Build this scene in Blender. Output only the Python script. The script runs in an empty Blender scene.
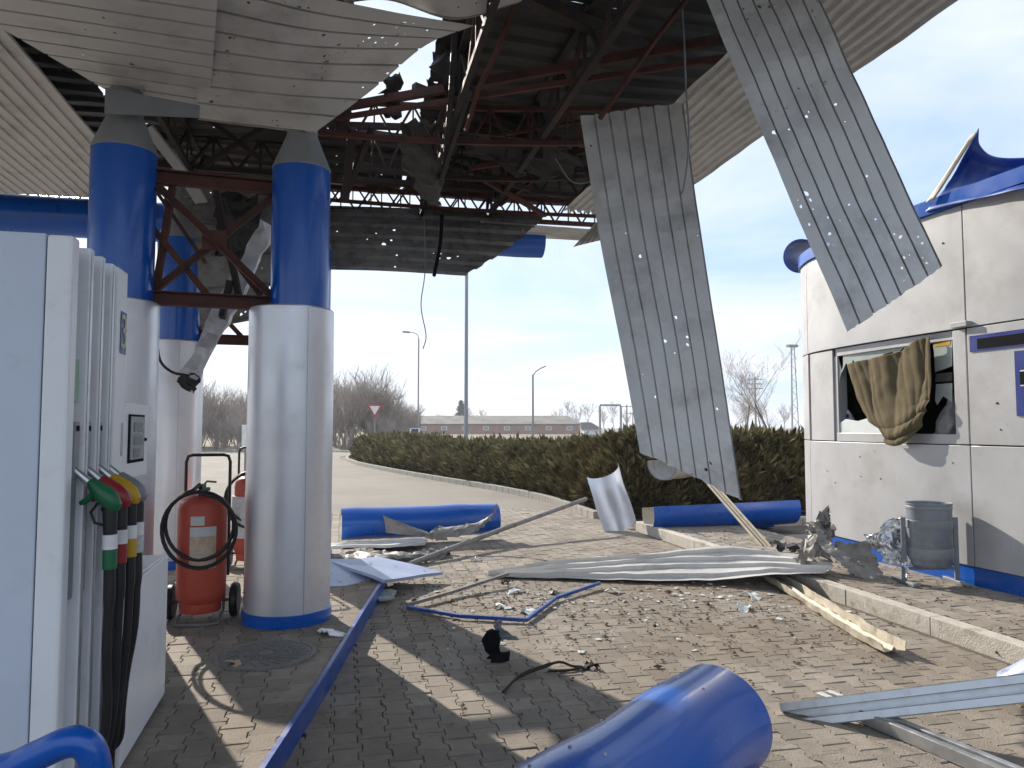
import bpy, math, random
from math import sin, cos, pi, radians, sqrt, atan2
from mathutils import Vector, Matrix, noise

# ------------------------------------------------------------------ camera, sky, sun, exposure
scene = bpy.context.scene
COL = scene.collection
HC = 1.6                      # eye height
F = 740.0                     # focal length in pixels of a 1024 wide frame
PHI = math.atan(43 / F)       # camera tilts up a little
TH = radians(12.8)            # camera yaw against the station axes
CY, SY = cos(TH), sin(TH)
cam_d = bpy.data.cameras.new('camera')
cam_d.sensor_width = 36; cam_d.lens = F / 1024 * 36
cam_d.clip_start = 0.05; cam_d.clip_end = 4000
cam = bpy.data.objects.new('camera', cam_d); COL.objects.link(cam)
cam.location = (0, 0, HC); cam.rotation_euler = (pi / 2 + PHI, 0, -TH)
scene.camera = cam

SUN_EL = radians(27)
SUN_H = Vector((-0.35, 0.937, 0)).normalized()          # horizontal direction towards the sun
to_sun = Vector((SUN_H.x * cos(SUN_EL), SUN_H.y * cos(SUN_EL), sin(SUN_EL)))
sl = bpy.data.lights.new('sun', 'SUN'); sl.energy = 3.2; sl.angle = radians(0.55); sl.color = (1, .90, .77)
so = bpy.data.objects.new('sun', sl); COL.objects.link(so)
so.rotation_euler = (-to_sun).to_track_quat('-Z', 'Y').to_euler()

world = bpy.data.worlds.new('World'); scene.world = world; world.use_nodes = True
wn, wl = world.node_tree.nodes, world.node_tree.links
wn.clear()
w_out = wn.new('ShaderNodeOutputWorld'); w_bg = wn.new('ShaderNodeBackground')
w_sky = wn.new('ShaderNodeTexSky'); w_sky.sky_type = 'NISHITA'; w_sky.sun_disc = False
w_sky.sun_elevation = SUN_EL; w_sky.sun_rotation = atan2(SUN_H.x, SUN_H.y)
w_sky.air_density = 1.0; w_sky.dust_density = 0.5; w_sky.ozone_density = 1.5
w_bg.inputs['Strength'].default_value = 0.122
tc = wn.new('ShaderNodeTexCoord'); sp = wn.new('ShaderNodeSeparateXYZ')
wl.new(tc.outputs['Generated'], sp.inputs[0])
def wmath(op, a, b=None, clamp=False):
    n = wn.new('ShaderNodeMath'); n.operation = op; n.use_clamp = clamp
    for i, s in enumerate((a, b)):
        if s is None: continue
        if isinstance(s, (int, float)): n.inputs[i].default_value = s
        else: wl.new(s, n.inputs[i])
    return n.outputs[0]
zz = wmath('ADD', wmath('MAXIMUM', sp.outputs[2], 0.0), 0.10)
cu = wmath('DIVIDE', sp.outputs[0], zz); cv = wmath('DIVIDE', sp.outputs[1], zz)
cb = wn.new('ShaderNodeCombineXYZ'); wl.new(cu, cb.inputs[0]); wl.new(cv, cb.inputs[1])
cn = wn.new('ShaderNodeTexNoise'); cn.inputs['Scale'].default_value = 0.62; cn.inputs['Detail'].default_value = 9
cn.inputs['Roughness'].default_value = .58; cn.inputs['Distortion'].default_value = .5
wl.new(cb.outputs[0], cn.inputs['Vector'])
cr = wn.new('ShaderNodeValToRGB'); cr.color_ramp.elements[0].position = .36; cr.color_ramp.elements[1].position = .60
cr.color_ramp.elements[0].color = (.02, .02, .02, 1); cr.color_ramp.elements[1].color = (.9, .9, .9, 1)
wl.new(cn.outputs[0], cr.inputs[0])
cm = wn.new('ShaderNodeMix'); cm.data_type = 'RGBA'
wl.new(cr.outputs[0], cm.inputs[0]); 
veil = wn.new('ShaderNodeMix'); veil.data_type = 'RGBA'; veil.inputs[0].default_value = .80      # thin high veil over the clear sky
veil.inputs[7].default_value = (1.95, 2.65, 3.75, 1); wl.new(w_sky.outputs[0], veil.inputs[6]); wl.new(veil.outputs[2], cm.inputs[6])
cm.inputs[7].default_value = (3.95, 4.12, 4.35, 1)
wl.new(cm.outputs[2], w_bg.inputs['Color']); wl.new(w_bg.outputs[0], w_out.inputs[0])

vs = scene.view_settings
vs.view_transform = 'Standard'; vs.look = 'None'; vs.gamma = 1; vs.use_curve_mapping = False; vs.exposure = 1.15

# ------------------------------------------------------------------ measuring helpers (pixel of the survey photo -> metres)
def st(X, d, z): return Vector((X * CY + d * SY, -X * SY + d * CY, z))
def _ray(px, py):
    u = (px - 512) / F; v = (384 - py) / F
    return u, cos(PHI) - sin(PHI) * v, sin(PHI) + cos(PHI) * v
def at(px, py, d):
    u, rf, rz = _ray(px, py); s = d / rf
    return st(u * s, d, HC + rz * s)
def G(px, py, z=0.0):
    u, rf, rz = _ray(px, py); s = (z - HC) / rz
    return st(u * s, rf * s, z)
def atx(px, py, x):
    u, rf, rz = _ray(px, py); k = u * CY + rf * SY; s = x / k
    return st(u * s, rf * s, HC + rz * s)
def aty(px, py, y):
    u, rf, rz = _ray(px, py); k = -u * SY + rf * CY; s = y / k
    return st(u * s, rf * s, HC + rz * s)
def V(*a): return Vector(a)

# ------------------------------------------------------------------ materials
def mat(name, col, rough=.5, metal=0., var=.18, scale=6., bump=0., bscale=60., dirt=None, island=0., coat=0., spec=.5, trans=0., streak=None):
    """dirt=(colour, amount, scale, low, high): weathering patches with a shape of their own"""
    m = bpy.data.materials.new(name); m.use_nodes = True
    n, l = m.node_tree.nodes, m.node_tree.links
    b = n['Principled BSDF']
    geo = n.new('ShaderNodeNewGeometry')
    nz = n.new('ShaderNodeTexNoise'); nz.inputs['Scale'].default_value = scale; nz.inputs['Detail'].default_value = 7
    nz.inputs['Roughness'].default_value = .62
    l.new(geo.outputs['Position'], nz.inputs['Vector'])
    mr = n.new('ShaderNodeMapRange'); mr.inputs[1].default_value = .25; mr.inputs[2].default_value = .75
    mr.inputs[3].default_value = 1 - var; mr.inputs[4].default_value = 1 + var
    l.new(nz.outputs[0], mr.inputs[0])
    val = mr.outputs[0]
    if island:
        oi = n.new('ShaderNodeObjectInfo')
        ad = n.new('ShaderNodeMath'); ad.operation = 'ADD'
        l.new(geo.outputs['Random Per Island'], ad.inputs[0]); l.new(oi.outputs['Random'], ad.inputs[1])
        fr = n.new('ShaderNodeMath'); fr.operation = 'FRACT'; l.new(ad.outputs[0], fr.inputs[0])
        im = n.new('ShaderNodeMapRange'); im.inputs[3].default_value = 1 - island; im.inputs[4].default_value = 1 + island
        l.new(fr.outputs[0], im.inputs[0])
        mu = n.new('ShaderNodeMath'); mu.operation = 'MULTIPLY'; l.new(val, mu.inputs[0]); l.new(im.outputs[0], mu.inputs[1])
        val = mu.outputs[0]
    sc = n.new('ShaderNodeVectorMath'); sc.operation = 'SCALE'; sc.inputs[0].default_value = col
    l.new(val, sc.inputs['Scale'])
    colour = sc.outputs[0]
    dirts = [] if dirt is None else (dirt if isinstance(dirt, list) else [dirt])
    for dc, amt, ds, lo, hi in dirts:
        dn = n.new('ShaderNodeTexNoise'); dn.inputs['Scale'].default_value = ds; dn.inputs['Detail'].default_value = 8
        dn.inputs['Roughness'].default_value = .68
        if streak:
            mp = n.new('ShaderNodeMapping'); mp.inputs['Scale'].default_value = streak
            l.new(geo.outputs['Position'], mp.inputs[0]); l.new(mp.outputs[0], dn.inputs['Vector'])
        else: l.new(geo.outputs['Position'], dn.inputs['Vector'])
        dm = n.new('ShaderNodeMapRange'); dm.inputs[1].default_value = lo; dm.inputs[2].default_value = hi
        dm.inputs[3].default_value = 0; dm.inputs[4].default_value = amt
        l.new(dn.outputs[0], dm.inputs[0])
        mx = n.new('ShaderNodeMix'); mx.data_type = 'RGBA'
        l.new(dm.outputs[0], mx.inputs[0]); l.new(colour, mx.inputs[6]); mx.inputs[7].default_value = (*dc, 1)
        colour = mx.outputs[2]
    l.new(colour, b.inputs['Base Color'])
    b.inputs['Metallic'].default_value = metal
    b.inputs['Specular IOR Level'].default_value = spec
    rr = n.new('ShaderNodeMapRange'); rr.inputs[1].default_value = .3; rr.inputs[2].default_value = .7
    rr.inputs[3].default_value = max(.03, rough - .08); rr.inputs[4].default_value = min(1, rough + .1)
    l.new(nz.outputs[0], rr.inputs[0]); l.new(rr.outputs[0], b.inputs['Roughness'])
    if coat: b.inputs['Coat Weight'].default_value = coat; b.inputs['Coat Roughness'].default_value = .08
    if trans: b.inputs['Transmission Weight'].default_value = trans
    if bump:
        bn = n.new('ShaderNodeTexNoise'); bn.inputs['Scale'].default_value = bscale; bn.inputs['Detail'].default_value = 5
        l.new(geo.outputs['Position'], bn.inputs['Vector'])
        bp = n.new('ShaderNodeBump'); bp.inputs['Strength'].default_value = bump; bp.inputs['Distance'].default_value = .02
        l.new(bn.outputs[0], bp.inputs['Height']); l.new(bp.outputs[0], b.inputs['Normal'])
    return m
BROWN = (.16, .115, .075); DARK = (.03, .028, .026)
M = dict(
    paver=mat('paver_concrete', (.275, .245, .208), .85, var=.22, scale=9, bump=.5, bscale=110, island=.2,
              dirt=[((.175, .128, .084), .75, .45, .45, .66), ((.07, .06, .05), .8, 5, .58, .75)]),
    sand=mat('joint_sand', (.12, .10, .08), .95, var=.3, scale=30, bump=.4, bscale=200),
    asphalt=mat('dusty_asphalt', (.235, .215, .185), .9, var=.16, scale=.8, bump=.5, bscale=160, dirt=((.16, .14, .115), .7, .25, .45, .7)),
    soil=mat('dry_ground', (.20, .165, .105), .95, var=.3, scale=.4, bump=.6, bscale=14, dirt=((.13, .12, .06), .8, .12, .45, .62)),
    kerb=mat('kerb_concrete', (.50, .47, .42), .85, var=.2, scale=14, bump=.4, bscale=80, dirt=((.16, .13, .1), .8, 6, .55, .7)),
    greykerb=mat('grey_kerb', (.32, .3, .27), .9, var=.2, scale=9, bump=.4, bscale=80),
    blue=mat('blue_gloss_paint', (.002, .095, .47), .30, var=.05, scale=2, coat=.3, dirt=[((.10, .15, .27), .5, 14, .60, .78), ((.20, .19, .18), .45, 2.6, .58, .8)]),
    blue_dusty=mat('dusty_blue_paint', (.012, .075, .36), .38, var=.2, scale=5, dirt=((.24, .22, .2), .7, 5, .48, .75)),
    pale_blue=mat('pale_scratched_blue', (.33, .40, .60), .35, var=.2, scale=5, dirt=((.05, .05, .06), .9, 9, .60, .68)),
    silver=mat('silver_sleeve', (.72, .73, .77), .38, metal=.65, var=.04, scale=3, dirt=((.4, .38, .36), .35, 3, .5, .75)),
    cone=mat('grey_column_cap', (.26, .27, .28), .5, metal=.3, var=.1),
    panel=mat('kiosk_panel', (.46, .47, .49), .42, metal=.2, var=.07, scale=1.2, dirt=[((.30, .285, .26), .6, 1.6, .5, .75), ((.16, .15, .14), .7, 14, .66, .74)]),
    panel_core=mat('kiosk_core', (.10, .10, .10), .8),
    whitepaint=mat('white_cabinet_paint', (.86, .88, .91), .32, var=.05, scale=2, dirt=((.42, .42, .42), .5, 6, .55, .8)),
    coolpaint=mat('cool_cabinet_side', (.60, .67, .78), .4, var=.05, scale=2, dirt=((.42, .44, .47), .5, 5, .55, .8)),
    greypaint=mat('grey_cabinet_paint', (.36, .37, .39), .45, var=.08),
    alu=mat('aluminium_profile', (.58, .60, .62), .36, metal=.75, var=.1, scale=12, dirt=((.3, .29, .28), .5, 9, .5, .75)),
    soffit=mat('soffit_sheet', (.57, .565, .55), .55, metal=.1, var=.10, scale=3, dirt=((.2, .19, .17), .6, 2.2, .5, .75)),
    hang=mat('hanging_sheet', (.62, .625, .63), .42, metal=.25, var=.10, scale=2.5, dirt=((.22, .21, .2), .6, 3, .5, .75), bump=.12, bscale=9),
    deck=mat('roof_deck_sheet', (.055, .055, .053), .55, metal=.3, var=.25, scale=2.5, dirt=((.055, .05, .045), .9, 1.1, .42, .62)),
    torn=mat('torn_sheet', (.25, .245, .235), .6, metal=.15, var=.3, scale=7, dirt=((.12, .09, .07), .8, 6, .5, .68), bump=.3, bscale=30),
    burnt2=mat('sooty_sheet', (.085, .082, .078), .7, var=.4, scale=8),
    burnt=mat('burnt_metal', (.035, .033, .032), .6, metal=.3, var=.4, scale=8),
    rust=mat('rusty_primer_steel', (.095, .038, .029), .8, var=.35, scale=9, bump=.3, bscale=70, dirt=((.035, .025, .02), .8, 4, .5, .66)),
    darksteel=mat('dark_steel', (.028, .02, .018), .75, var=.35, scale=9, dirt=((.10, .035, .02), .7, 5, .52, .68)),
    rubber=mat('black_rubber', (.014, .014, .015), .5, var=.2),
    red=mat('red_cylinder_paint', (.46, .07, .04), .45, var=.15, scale=4, dirt=((.25, .09, .06), .5, 8, .52, .75)),
    paper=mat('faded_label', (.50, .36, .25), .7, var=.2, scale=25, dirt=((.55, .5, .45), .7, 14, .45, .6)),
    whitepaper=mat('white_sticker', (.55, .56, .58), .6, var=.15, scale=60),
    green=mat('green_plastic', (.012, .13, .055), .4), redp=mat('red_plastic', (.30, .02, .025), .4),
    yellow=mat('yellow_plastic', (.55, .32, .012), .4), greyp=mat('grey_plastic', (.22, .24, .26), .4),
    screen=mat('display_glass', (.26, .29, .29), .12, var=.05), lcd=mat('display_segment', (.13, .15, .15), .3),
    hazeblue=mat('sign_blue', (.010, .03, .22), .35, var=.1), black=mat('black_paint', (.012, .012, .014), .9, spec=.1),
    cream=mat('cream_inner_face', (.48, .44, .36), .6, var=.15, scale=6, dirt=((.2, .15, .1), .7, 5, .5, .7)),
    whitewood=mat('weathered_white_rail', (.46, .42, .34), .6, var=.15, scale=8, dirt=((.2, .15, .1), .8, 9, .55, .68)),
    cloth=mat('brown_blanket', (.15, .125, .08), .95, var=.15, scale=14, bump=.5, bscale=260, spec=.1),
    glass=mat('broken_glass', (.62, .70, .68), .12, var=.1, trans=.35), glassfrag=mat('glass_fragment', (.62, .68, .66), .15, var=.2, scale=30),
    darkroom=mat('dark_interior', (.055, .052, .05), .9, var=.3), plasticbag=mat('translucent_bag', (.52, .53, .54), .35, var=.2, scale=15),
    bin=mat('painted_bin_steel', (.22, .25, .29), .45, metal=.3, var=.15, dirt=((.35, .36, .36), .6, 8, .5, .7)),
    foil=mat('wrinkled_foil', (.55, .56, .58), .25, metal=.9, var=.3, scale=12),
    iron=mat('cast_iron', (.22, .215, .21), .6, metal=.3, var=.3, scale=30, bump=.3),
    stone=mat('stone_crumb', (.12, .095, .072), .9, var=.4, scale=20, island=.6),
    juniper=mat('juniper_needles', (.165, .145, .072), 1., var=.5, scale=1.8, island=.55, spec=.05, dirt=((.13, .10, .05), .8, 1.1, .5, .7)),
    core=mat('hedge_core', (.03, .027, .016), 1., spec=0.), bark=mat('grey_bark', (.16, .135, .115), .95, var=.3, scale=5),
    twig=mat('brown_twigs', (.36, .315, .28), .95, var=.3, scale=.6), conifer=mat('conifer', (.025, .035, .018), .9, var=.4, island=.4),
    brick=mat('far_brick', (.30, .175, .13), .9, var=.2, scale=1.5, bump=.3, bscale=8), roofslate=mat('far_roof', (.25, .235, .205), .9, var=.15, scale=.5, dirt=((.15, .135, .11), .7, .3, .45, .6)),
    darkroof=mat('dark_roof', (.04, .045, .05), .8), pole=mat('pole_concrete', (.22, .22, .22), .8), galv=mat('galvanised_pole', (.30, .31, .33), .5, metal=.4),
    signred=mat('sign_red', (.38, .07, .07), .5), signwhite=mat('sign_white', (.75, .75, .75), .5),
    straw=mat('dry_grass', (.32, .25, .13), .95, var=.35, scale=.7, island=.4),
)

# ------------------------------------------------------------------ building blocks
ROOT = {}
class MB:
    def __init__(s): s.v = []; s.f = []; s.mi = []
    def add(s, vs, fs, mi=0):
        o = len(s.v); s.v += [Vector(p) for p in vs]
        for f in fs: s.f.append([i + o for i in f]); s.mi.append(mi)
        return s
    def box(s, c, size, R=None, mi=0):
        hx, hy, hz = size[0] / 2, size[1] / 2, size[2] / 2; c = Vector(c)
        pts = [Vector((x, y, z)) for x in (-hx, hx) for y in (-hy, hy) for z in (-hz, hz)]
        if R is not None: pts = [R @ p for p in pts]
        return s.add([c + p for p in pts], [(0, 1, 3, 2), (4, 6, 7, 5), (0, 4, 5, 1), (2, 3, 7, 6), (0, 2, 6, 4), (1, 5, 7, 3)], mi)
    def bx(s, x0, x1, y0, y1, z0, z1, mi=0):
        return s.box(((x0 + x1) / 2, (y0 + y1) / 2, (z0 + z1) / 2), (abs(x1 - x0), abs(y1 - y0), abs(z1 - z0)), None, mi)
    def beam(s, p, q, w, h, up=(0, 0, 1), mi=0):
        p, q = Vector(p), Vector(q); d = q - p; L = d.length; d.normalize(); up = Vector(up)
        if abs(d.dot(up)) > .98: up = Vector((0, 1, 0))
        sx = d.cross(up).normalized(); uz = sx.cross(d)
        return s.box((p + q) / 2, (L, w, h), Matrix((d, sx, uz)).transposed(), mi)
    def prism(s, p, q, prof, up=(0, 0, 1), mi=0):
        """extrude a 2-D profile [(side, up)] from p to q"""
        p, q = Vector(p), Vector(q); d = (q - p).normalized(); up = Vector(up)
        if abs(d.dot(up)) > .98: up = Vector((0, 1, 0))
        sx = d.cross(up).normalized(); uz = sx.cross(d); n = len(prof)
        vs = [e + sx * a + uz * b for e in (p, q) for a, b in prof]
        fs = [(i, (i + 1) % n, n + (i + 1) % n, n + i) for i in range(n)] + [tuple(range(n))[::-1], tuple(range(n, 2 * n))]
        return s.add(vs, fs, mi)
    def tube(s, pts, r, n=8, caps=True, mi=0):
        pts = [Vector(p) for p in pts]; m = len(pts)
        rs = r if isinstance(r, (list, tuple)) else [r] * m
        t0 = (pts[1] - pts[0]).normalized()
        a = Vector((0, 0, 1)) if abs(t0.z) < .9 else Vector((1, 0, 0))
        nx = t0.cross(a).normalized(); vs = []
        for i, p in enumerate(pts):
            t = (pts[min(i + 1, m - 1)] - pts[max(i - 1, 0)]).normalized()
            nx = (nx - t * nx.dot(t))
            if nx.length < 1e-5: nx = t.orthogonal()
            nx.normalize(); ny = t.cross(nx)
            vs += [p + (nx * cos(2 * pi * k / n) + ny * sin(2 * pi * k / n)) * rs[i] for k in range(n)]
        fs = [(i * n + k, i * n + (k + 1) % n, (i + 1) * n + (k + 1) % n, (i + 1) * n + k) for i in range(m - 1) for k in range(n)]
        if caps: fs += [tuple(range(n))[::-1], tuple(range((m - 1) * n, m * n))]
        return s.add(vs, fs, mi)
    def lathe(s, prof, c, n=32, mi=0, R=None, squash=1.0):
        c = Vector(c); vs = []
        for r, z in prof:
            for k in range(n):
                p = Vector((r * cos(2 * pi * k / n), r * squash * sin(2 * pi * k / n), z))
                vs.append(c + (R @ p if R is not None else p))
        m = len(prof)
        fs = [(i * n + k, i * n + (k + 1) % n, (i + 1) * n + (k + 1) % n, (i + 1) * n + k) for i in range(m - 1) for k in range(n)]
        if prof[0][0] > 1e-4: fs.append(tuple(range(n))[::-1])
        if prof[-1][0] > 1e-4: fs.append(tuple(range((m - 1) * n, m * n)))
        return s.add(vs, fs, mi)
    def grid(s, fn, nu, nv, mi=0):
        vs = [fn(i / nu, j / nv) for j in range(nv + 1) for i in range(nu + 1)]
        w = nu + 1
        return s.add(vs, [(j * w + i, j * w + i + 1, (j + 1) * w + i + 1, (j + 1) * w + i) for j in range(nv) for i in range(nu)], mi)
    def build(s, name, m, parent=None, smooth=False, ang=35, bevel=0., solid=0., label=None, cat=None, group=None, kind=None, origin=None):
        me = bpy.data.meshes.new(name)
        if parent is not None: off = ROOT[parent.name]
        elif origin is not None: off = Vector(origin)
        elif kind == 'structure': off = Vector((0, 0, 0))
        else:
            xs = [p.x for p in s.v]; ys = [p.y for p in s.v]
            off = Vector(((min(xs) + max(xs)) / 2, (min(ys) + max(ys)) / 2, min(p.z for p in s.v)))
        me.from_pydata([tuple(p - off) for p in s.v], [], s.f); me.update()
        for mm in (m if isinstance(m, (list, tuple)) else [m]): me.materials.append(M[mm] if isinstance(mm, str) else mm)
        if any(s.mi): me.polygons.foreach_set('material_index', s.mi)
        if smooth:
            me.polygons.foreach_set('use_smooth', [True] * len(me.polygons))
            if ang < 180: me.set_sharp_from_angle(angle=radians(ang))
        o = bpy.data.objects.new(name, me); COL.objects.link(o)
        if parent is not None: o.parent = parent; ROOT[o.name] = off
        else: o.location = off; ROOT[o.name] = off
        if solid: md = o.modifiers.new('thickness', 'SOLIDIFY'); md.thickness = solid; md.offset = 0
        if bevel: md = o.modifiers.new('edge', 'BEVEL'); md.width = bevel; md.segments = 2; md.limit_method = 'ANGLE'; md.angle_limit = radians(40)
        tag(o, label, cat, group, kind)
        return o
def tag(o, label=None, cat=None, group=None, kind=None):
    if label: o['label'] = label
    if cat:
        o['category'] = cat
        if not kind: o['kind'] = 'thing'
    if group: o['group'] = group
    if kind: o['kind'] = kind
    return o
def thing(name, loc, label, cat, group=None):
    o = bpy.data.objects.new(name, None); o.empty_display_size = .1; COL.objects.link(o)
    o.location = Vector(loc); ROOT[o.name] = Vector(loc)
    return tag(o, label, cat, group)
def copy_thing(src, loc, rz=0, scale=1., label=None):
    c = src.copy(); COL.objects.link(c); c.location = loc; c.rotation_euler = (0, 0, rz)
    c.scale = (scale,) * 3 if isinstance(scale, (int, float)) else scale
    if label: c['label'] = label
    ROOT[c.name] = Vector(loc)
    for ch in src.children:
        k = ch.copy(); COL.objects.link(k); k.parent = c
        for g in ch.children:
            q = g.copy(); COL.objects.link(q); q.parent = k
    return c

def cr1(P, t):
    n = len(P) - 1
    if n == 0: return P[0]
    x = min(max(t, 0), 1) * n; i = min(int(x), n - 1); f = x - i
    p1, p2 = P[i], P[i + 1]
    p0 = P[i - 1] if i > 0 else p1 * 2 - p2
    p3 = P[i + 2] if i + 2 <= n else p2 * 2 - p1
    return .5 * ((2 * p1) + (p2 - p0) * f + (2 * p0 - 5 * p1 + 4 * p2 - p3) * f * f + (3 * p1 - p0 - 3 * p2 + p3) * f ** 3)
def surf(P, u, v): return cr1([cr1(r, u) for r in P], v)
GROOVE = [(0, 0), (.29, 0), (.58, 0), (.87, 0), (.90, -1), (.97, -1), (1, 0)]
TRAP = [(0, 0), (.35, 0), (.5, 1), (.85, 1), (1, 0)]
def sheet(P, ribs, along='u', depth=.014, prof=GROOVE, nlen=26, holes=0, clusters=3, seed=0, wav=.006, hole_r=(.003, .009), ragged=0., mb=None):
    """folded sheet metal over a control grid P[v][u]; ribs run along u or v; holes are real openings"""
    rnd = random.Random(seed); mb = mb or MB()
    S, H = [], []
    for k in range(ribs):
        for t, h in prof[:-1]: S.append((k + t) / ribs); H.append(h)
    S.append(1.0); H.append(prof[-1][1])
    na = len(S)
    def pt(s, t): return surf(P, t, s) if along == 'u' else surf(P, s, t)
    e = .004; vs = []
    for j in range(nlen + 1):
        t0 = j / nlen
        for i in range(na):
            s = S[i]; t = t0
            if ragged and j in (0, nlen):
                t = t0 + (ragged if j == 0 else -ragged) * rnd.random()
            p = pt(s, t)
            ds = pt(min(1, s + e), t) - pt(max(0, s - e), t); dt = pt(s, min(1, t + e)) - pt(s, max(0, t - e))
            n = ds.cross(dt)
            if n.length < 1e-9: n = Vector((0, 0, 1))
            n.normalize()
            w = noise.noise(p * 1.7 + Vector((seed * 3.1, 0, 0))) * wav * 2 + noise.noise(p * 5 + Vector((0, seed, 0))) * wav
            vs.append(p + n * (H[i] * depth + w))
    cells = {}
    for j in range(nlen):
        for i in range(na - 1): cells[(i, j)] = True
    flats = [i for i in range(na - 1) if abs(H[i] - H[i + 1]) < 1e-6 and S[i + 1] - S[i] > .25 / ribs]
    hs = {}
    cl = [(rnd.random(), rnd.random()) for _ in range(max(1, clusters))]
    for _ in range(holes):
        if rnd.random() < .7:
            c = rnd.choice(cl); a, b2 = c[0] + rnd.gauss(0, .11), c[1] + rnd.gauss(0, .05)
        else: a, b2 = rnd.random(), rnd.random()
        if not (0 < a < 1 and 0 < b2 < 1): continue
        i = min(flats, key=lambda q: abs((S[q] + S[q + 1]) / 2 - a)); j = min(nlen - 1, int(b2 * nlen))
        hs[(i, j)] = rnd.uniform(*hole_r) * rnd.choice((1, 1, 1, 1.7))
    fs = []
    for (i, j) in cells:
        a, b, c, d = j * na + i, j * na + i + 1, (j + 1) * na + i + 1, (j + 1) * na + i
        if (i, j) not in hs: fs.append((a, b, c, d)); continue
        r = hs[(i, j)]; pa, pb, pc, pd = vs[a], vs[b], vs[c], vs[d]
        lu = max((pb - pa).length, 1e-4); lv = max((pd - pa).length, 1e-4)
        cu_, cv_ = rnd.uniform(.2, .8), rnd.uniform(.2, .8); o = len(vs); k0 = rnd.uniform(0, .3)
        for q in range(8):
            an = -3 * pi / 4 - pi / 8 + q * pi / 4 + pi / 4 * 0 + k0 * 0
            rr = r * rnd.uniform(.6, 1.3)
            uu = min(.92, max(.08, cu_ + cos(an) * rr / lu)); vv = min(.92, max(.08, cv_ + sin(an) * rr / lv))
            vs.append((pa * (1 - uu) + pb * uu) * (1 - vv) + (pd * (1 - uu) + pc * uu) * vv)
        cs = (a, b, c, d)
        for q in range(4):
            # ring verts 2q,2q+1 sit around corner q
            fs.append((cs[q], cs[(q + 1) % 4], o + (2 * q + 2) % 8, o + 2 * q + 1))
            fs.append((cs[q], o + 2 * q + 1, o + 2 * q))
    mb.add(vs, fs)
    return mb
def crumple(P, nu, nv, amp, seed, freq=4., spike=.0, mb=None):
    rnd = random.Random(seed); mb = mb or MB()
    def fn(u, v):
        p = surf(P, u, v); o = Vector((seed * 1.7, seed * .9, seed * 2.3))
        n = Vector((noise.noise(p * freq + o), noise.noise(p * freq + o * 2 + V(5, 1, 2)), noise.noise(p * freq + o + V(9, 7, 3))))
        n2 = Vector((noise.noise(p * freq * 2.7 + o), noise.noise(p * freq * 2.7 - o), noise.noise(p * freq * 2.7 + o * 3)))
        q = p + n * amp + n2 * amp * .5
        if spike and (u in (0, 1) or v in (0, 1)): q += V(rnd.gauss(0, spike), rnd.gauss(0, spike), rnd.gauss(0, spike))
        return q
    return mb.grid(fn, nu, nv)
def half_pipe(p0, p1, R, a0, a1, up=(0, 0, 1), nseg=28, nlen=10, th=.005, dent=.0, seed=0, cut0=0., cut1=0.):
    """curved fascia shell: outer face material 0, inner face and rims material 1; angle 0 = up vector"""
    p0, p1 = Vector(p0), Vector(p1); d = (p1 - p0).normalized(); up = Vector(up)
    up = (up - d * up.dot(d)).normalized(); sx = d.cross(up)
    mb = MB(); L = (p1 - p0).length
    def ring(r, t, k):
        a = a0 + (a1 - a0) * k / nseg
        s = t
        if t == 0: s = cut0 * abs(sin(a * 2.3 + seed)) / L
        if t == 1: s = 1 - cut1 * abs(sin(a * 1.9 + seed)) / L
        q = p0.lerp(p1, s) + (up * cos(a) + sx * sin(a)) * r
        if dent: q += (up * cos(a) + sx * sin(a)) * noise.noise(q * 2.6 + V(seed, 0, 0)) * dent
        return q
    w = nseg + 1
    for r, mi, flip in ((R, 0, False), (R - th, 1, True)):
        vs = [ring(r, j / nlen, k) for j in range(nlen + 1) for k in range(w)]
        fs = [(j * w + k, j * w + k + 1, (j + 1) * w + k + 1, (j + 1) * w + k) for j in range(nlen) for k in range(nseg)]
        mb.add(vs, [f[::-1] for f in fs] if flip else fs, mi)
    n = (nlen + 1) * w; rim = []
    for k in range(nseg): rim += [(k, n + k, n + k + 1, k + 1), (nlen * w + k + 1, n + nlen * w + k + 1, n + nlen * w + k, nlen * w + k)]
    for j in range(nlen): rim += [(j * w, (j + 1) * w, n + (j + 1) * w, n + j * w), (j * w + nseg, n + j * w + nseg, n + (j + 1) * w + nseg, (j + 1) * w + nseg)]
    o = 0
    for f in rim: mb.f.append([i + o for i in f]); mb.mi.append(1)
    return mb

# ------------------------------------------------------------------ ground
MB().grid(lambda u, v: V(-700 + 1400 * u, -150 + 1000 * v, -.03), 6, 6).build('ground', 'soil', kind='structure')
# asphalt apron and access road sweeping round the planted bed
mb = MB()
edge_r = [V(4.4, 14.2, 0), V(4.4, 15.2, 0), V(4.25, 16.6, 0), V(3.8, 19, 0), V(2.95, 22.3, 0), V(1.7, 27, 0), V(.4, 34, 0), (V(.2, 43, 0)), V(6, 50, 0), V(40, 56, 0), V(120, 62, 0)]
edge_l = [V(-40, 14.2, 0), V(-40, 16, 0), V(-40, 20, 0), V(-40, 25, 0), V(-40, 30, 0), V(-40, 38, 0), V(-40, 46, 0), V(-40, 54, 0), V(-20, 60, 0), V(30, 68, 0), V(120, 76, 0)]
mb.grid(lambda u, v: cr1([cr1(edge_l, v), cr1(edge_r, v)], u) + V(0, 0, -.012), 8, 40).build('road', 'asphalt', kind='structure')
MB().bx(-40, -5.2, -20, 14.2, -.2, -.008).build('apron', 'asphalt', kind='structure')
fore = MB().bx(-5.2, 14, -20, 14.2, -.2, -.016).build('forecourt', 'sand', kind='structure')
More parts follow.
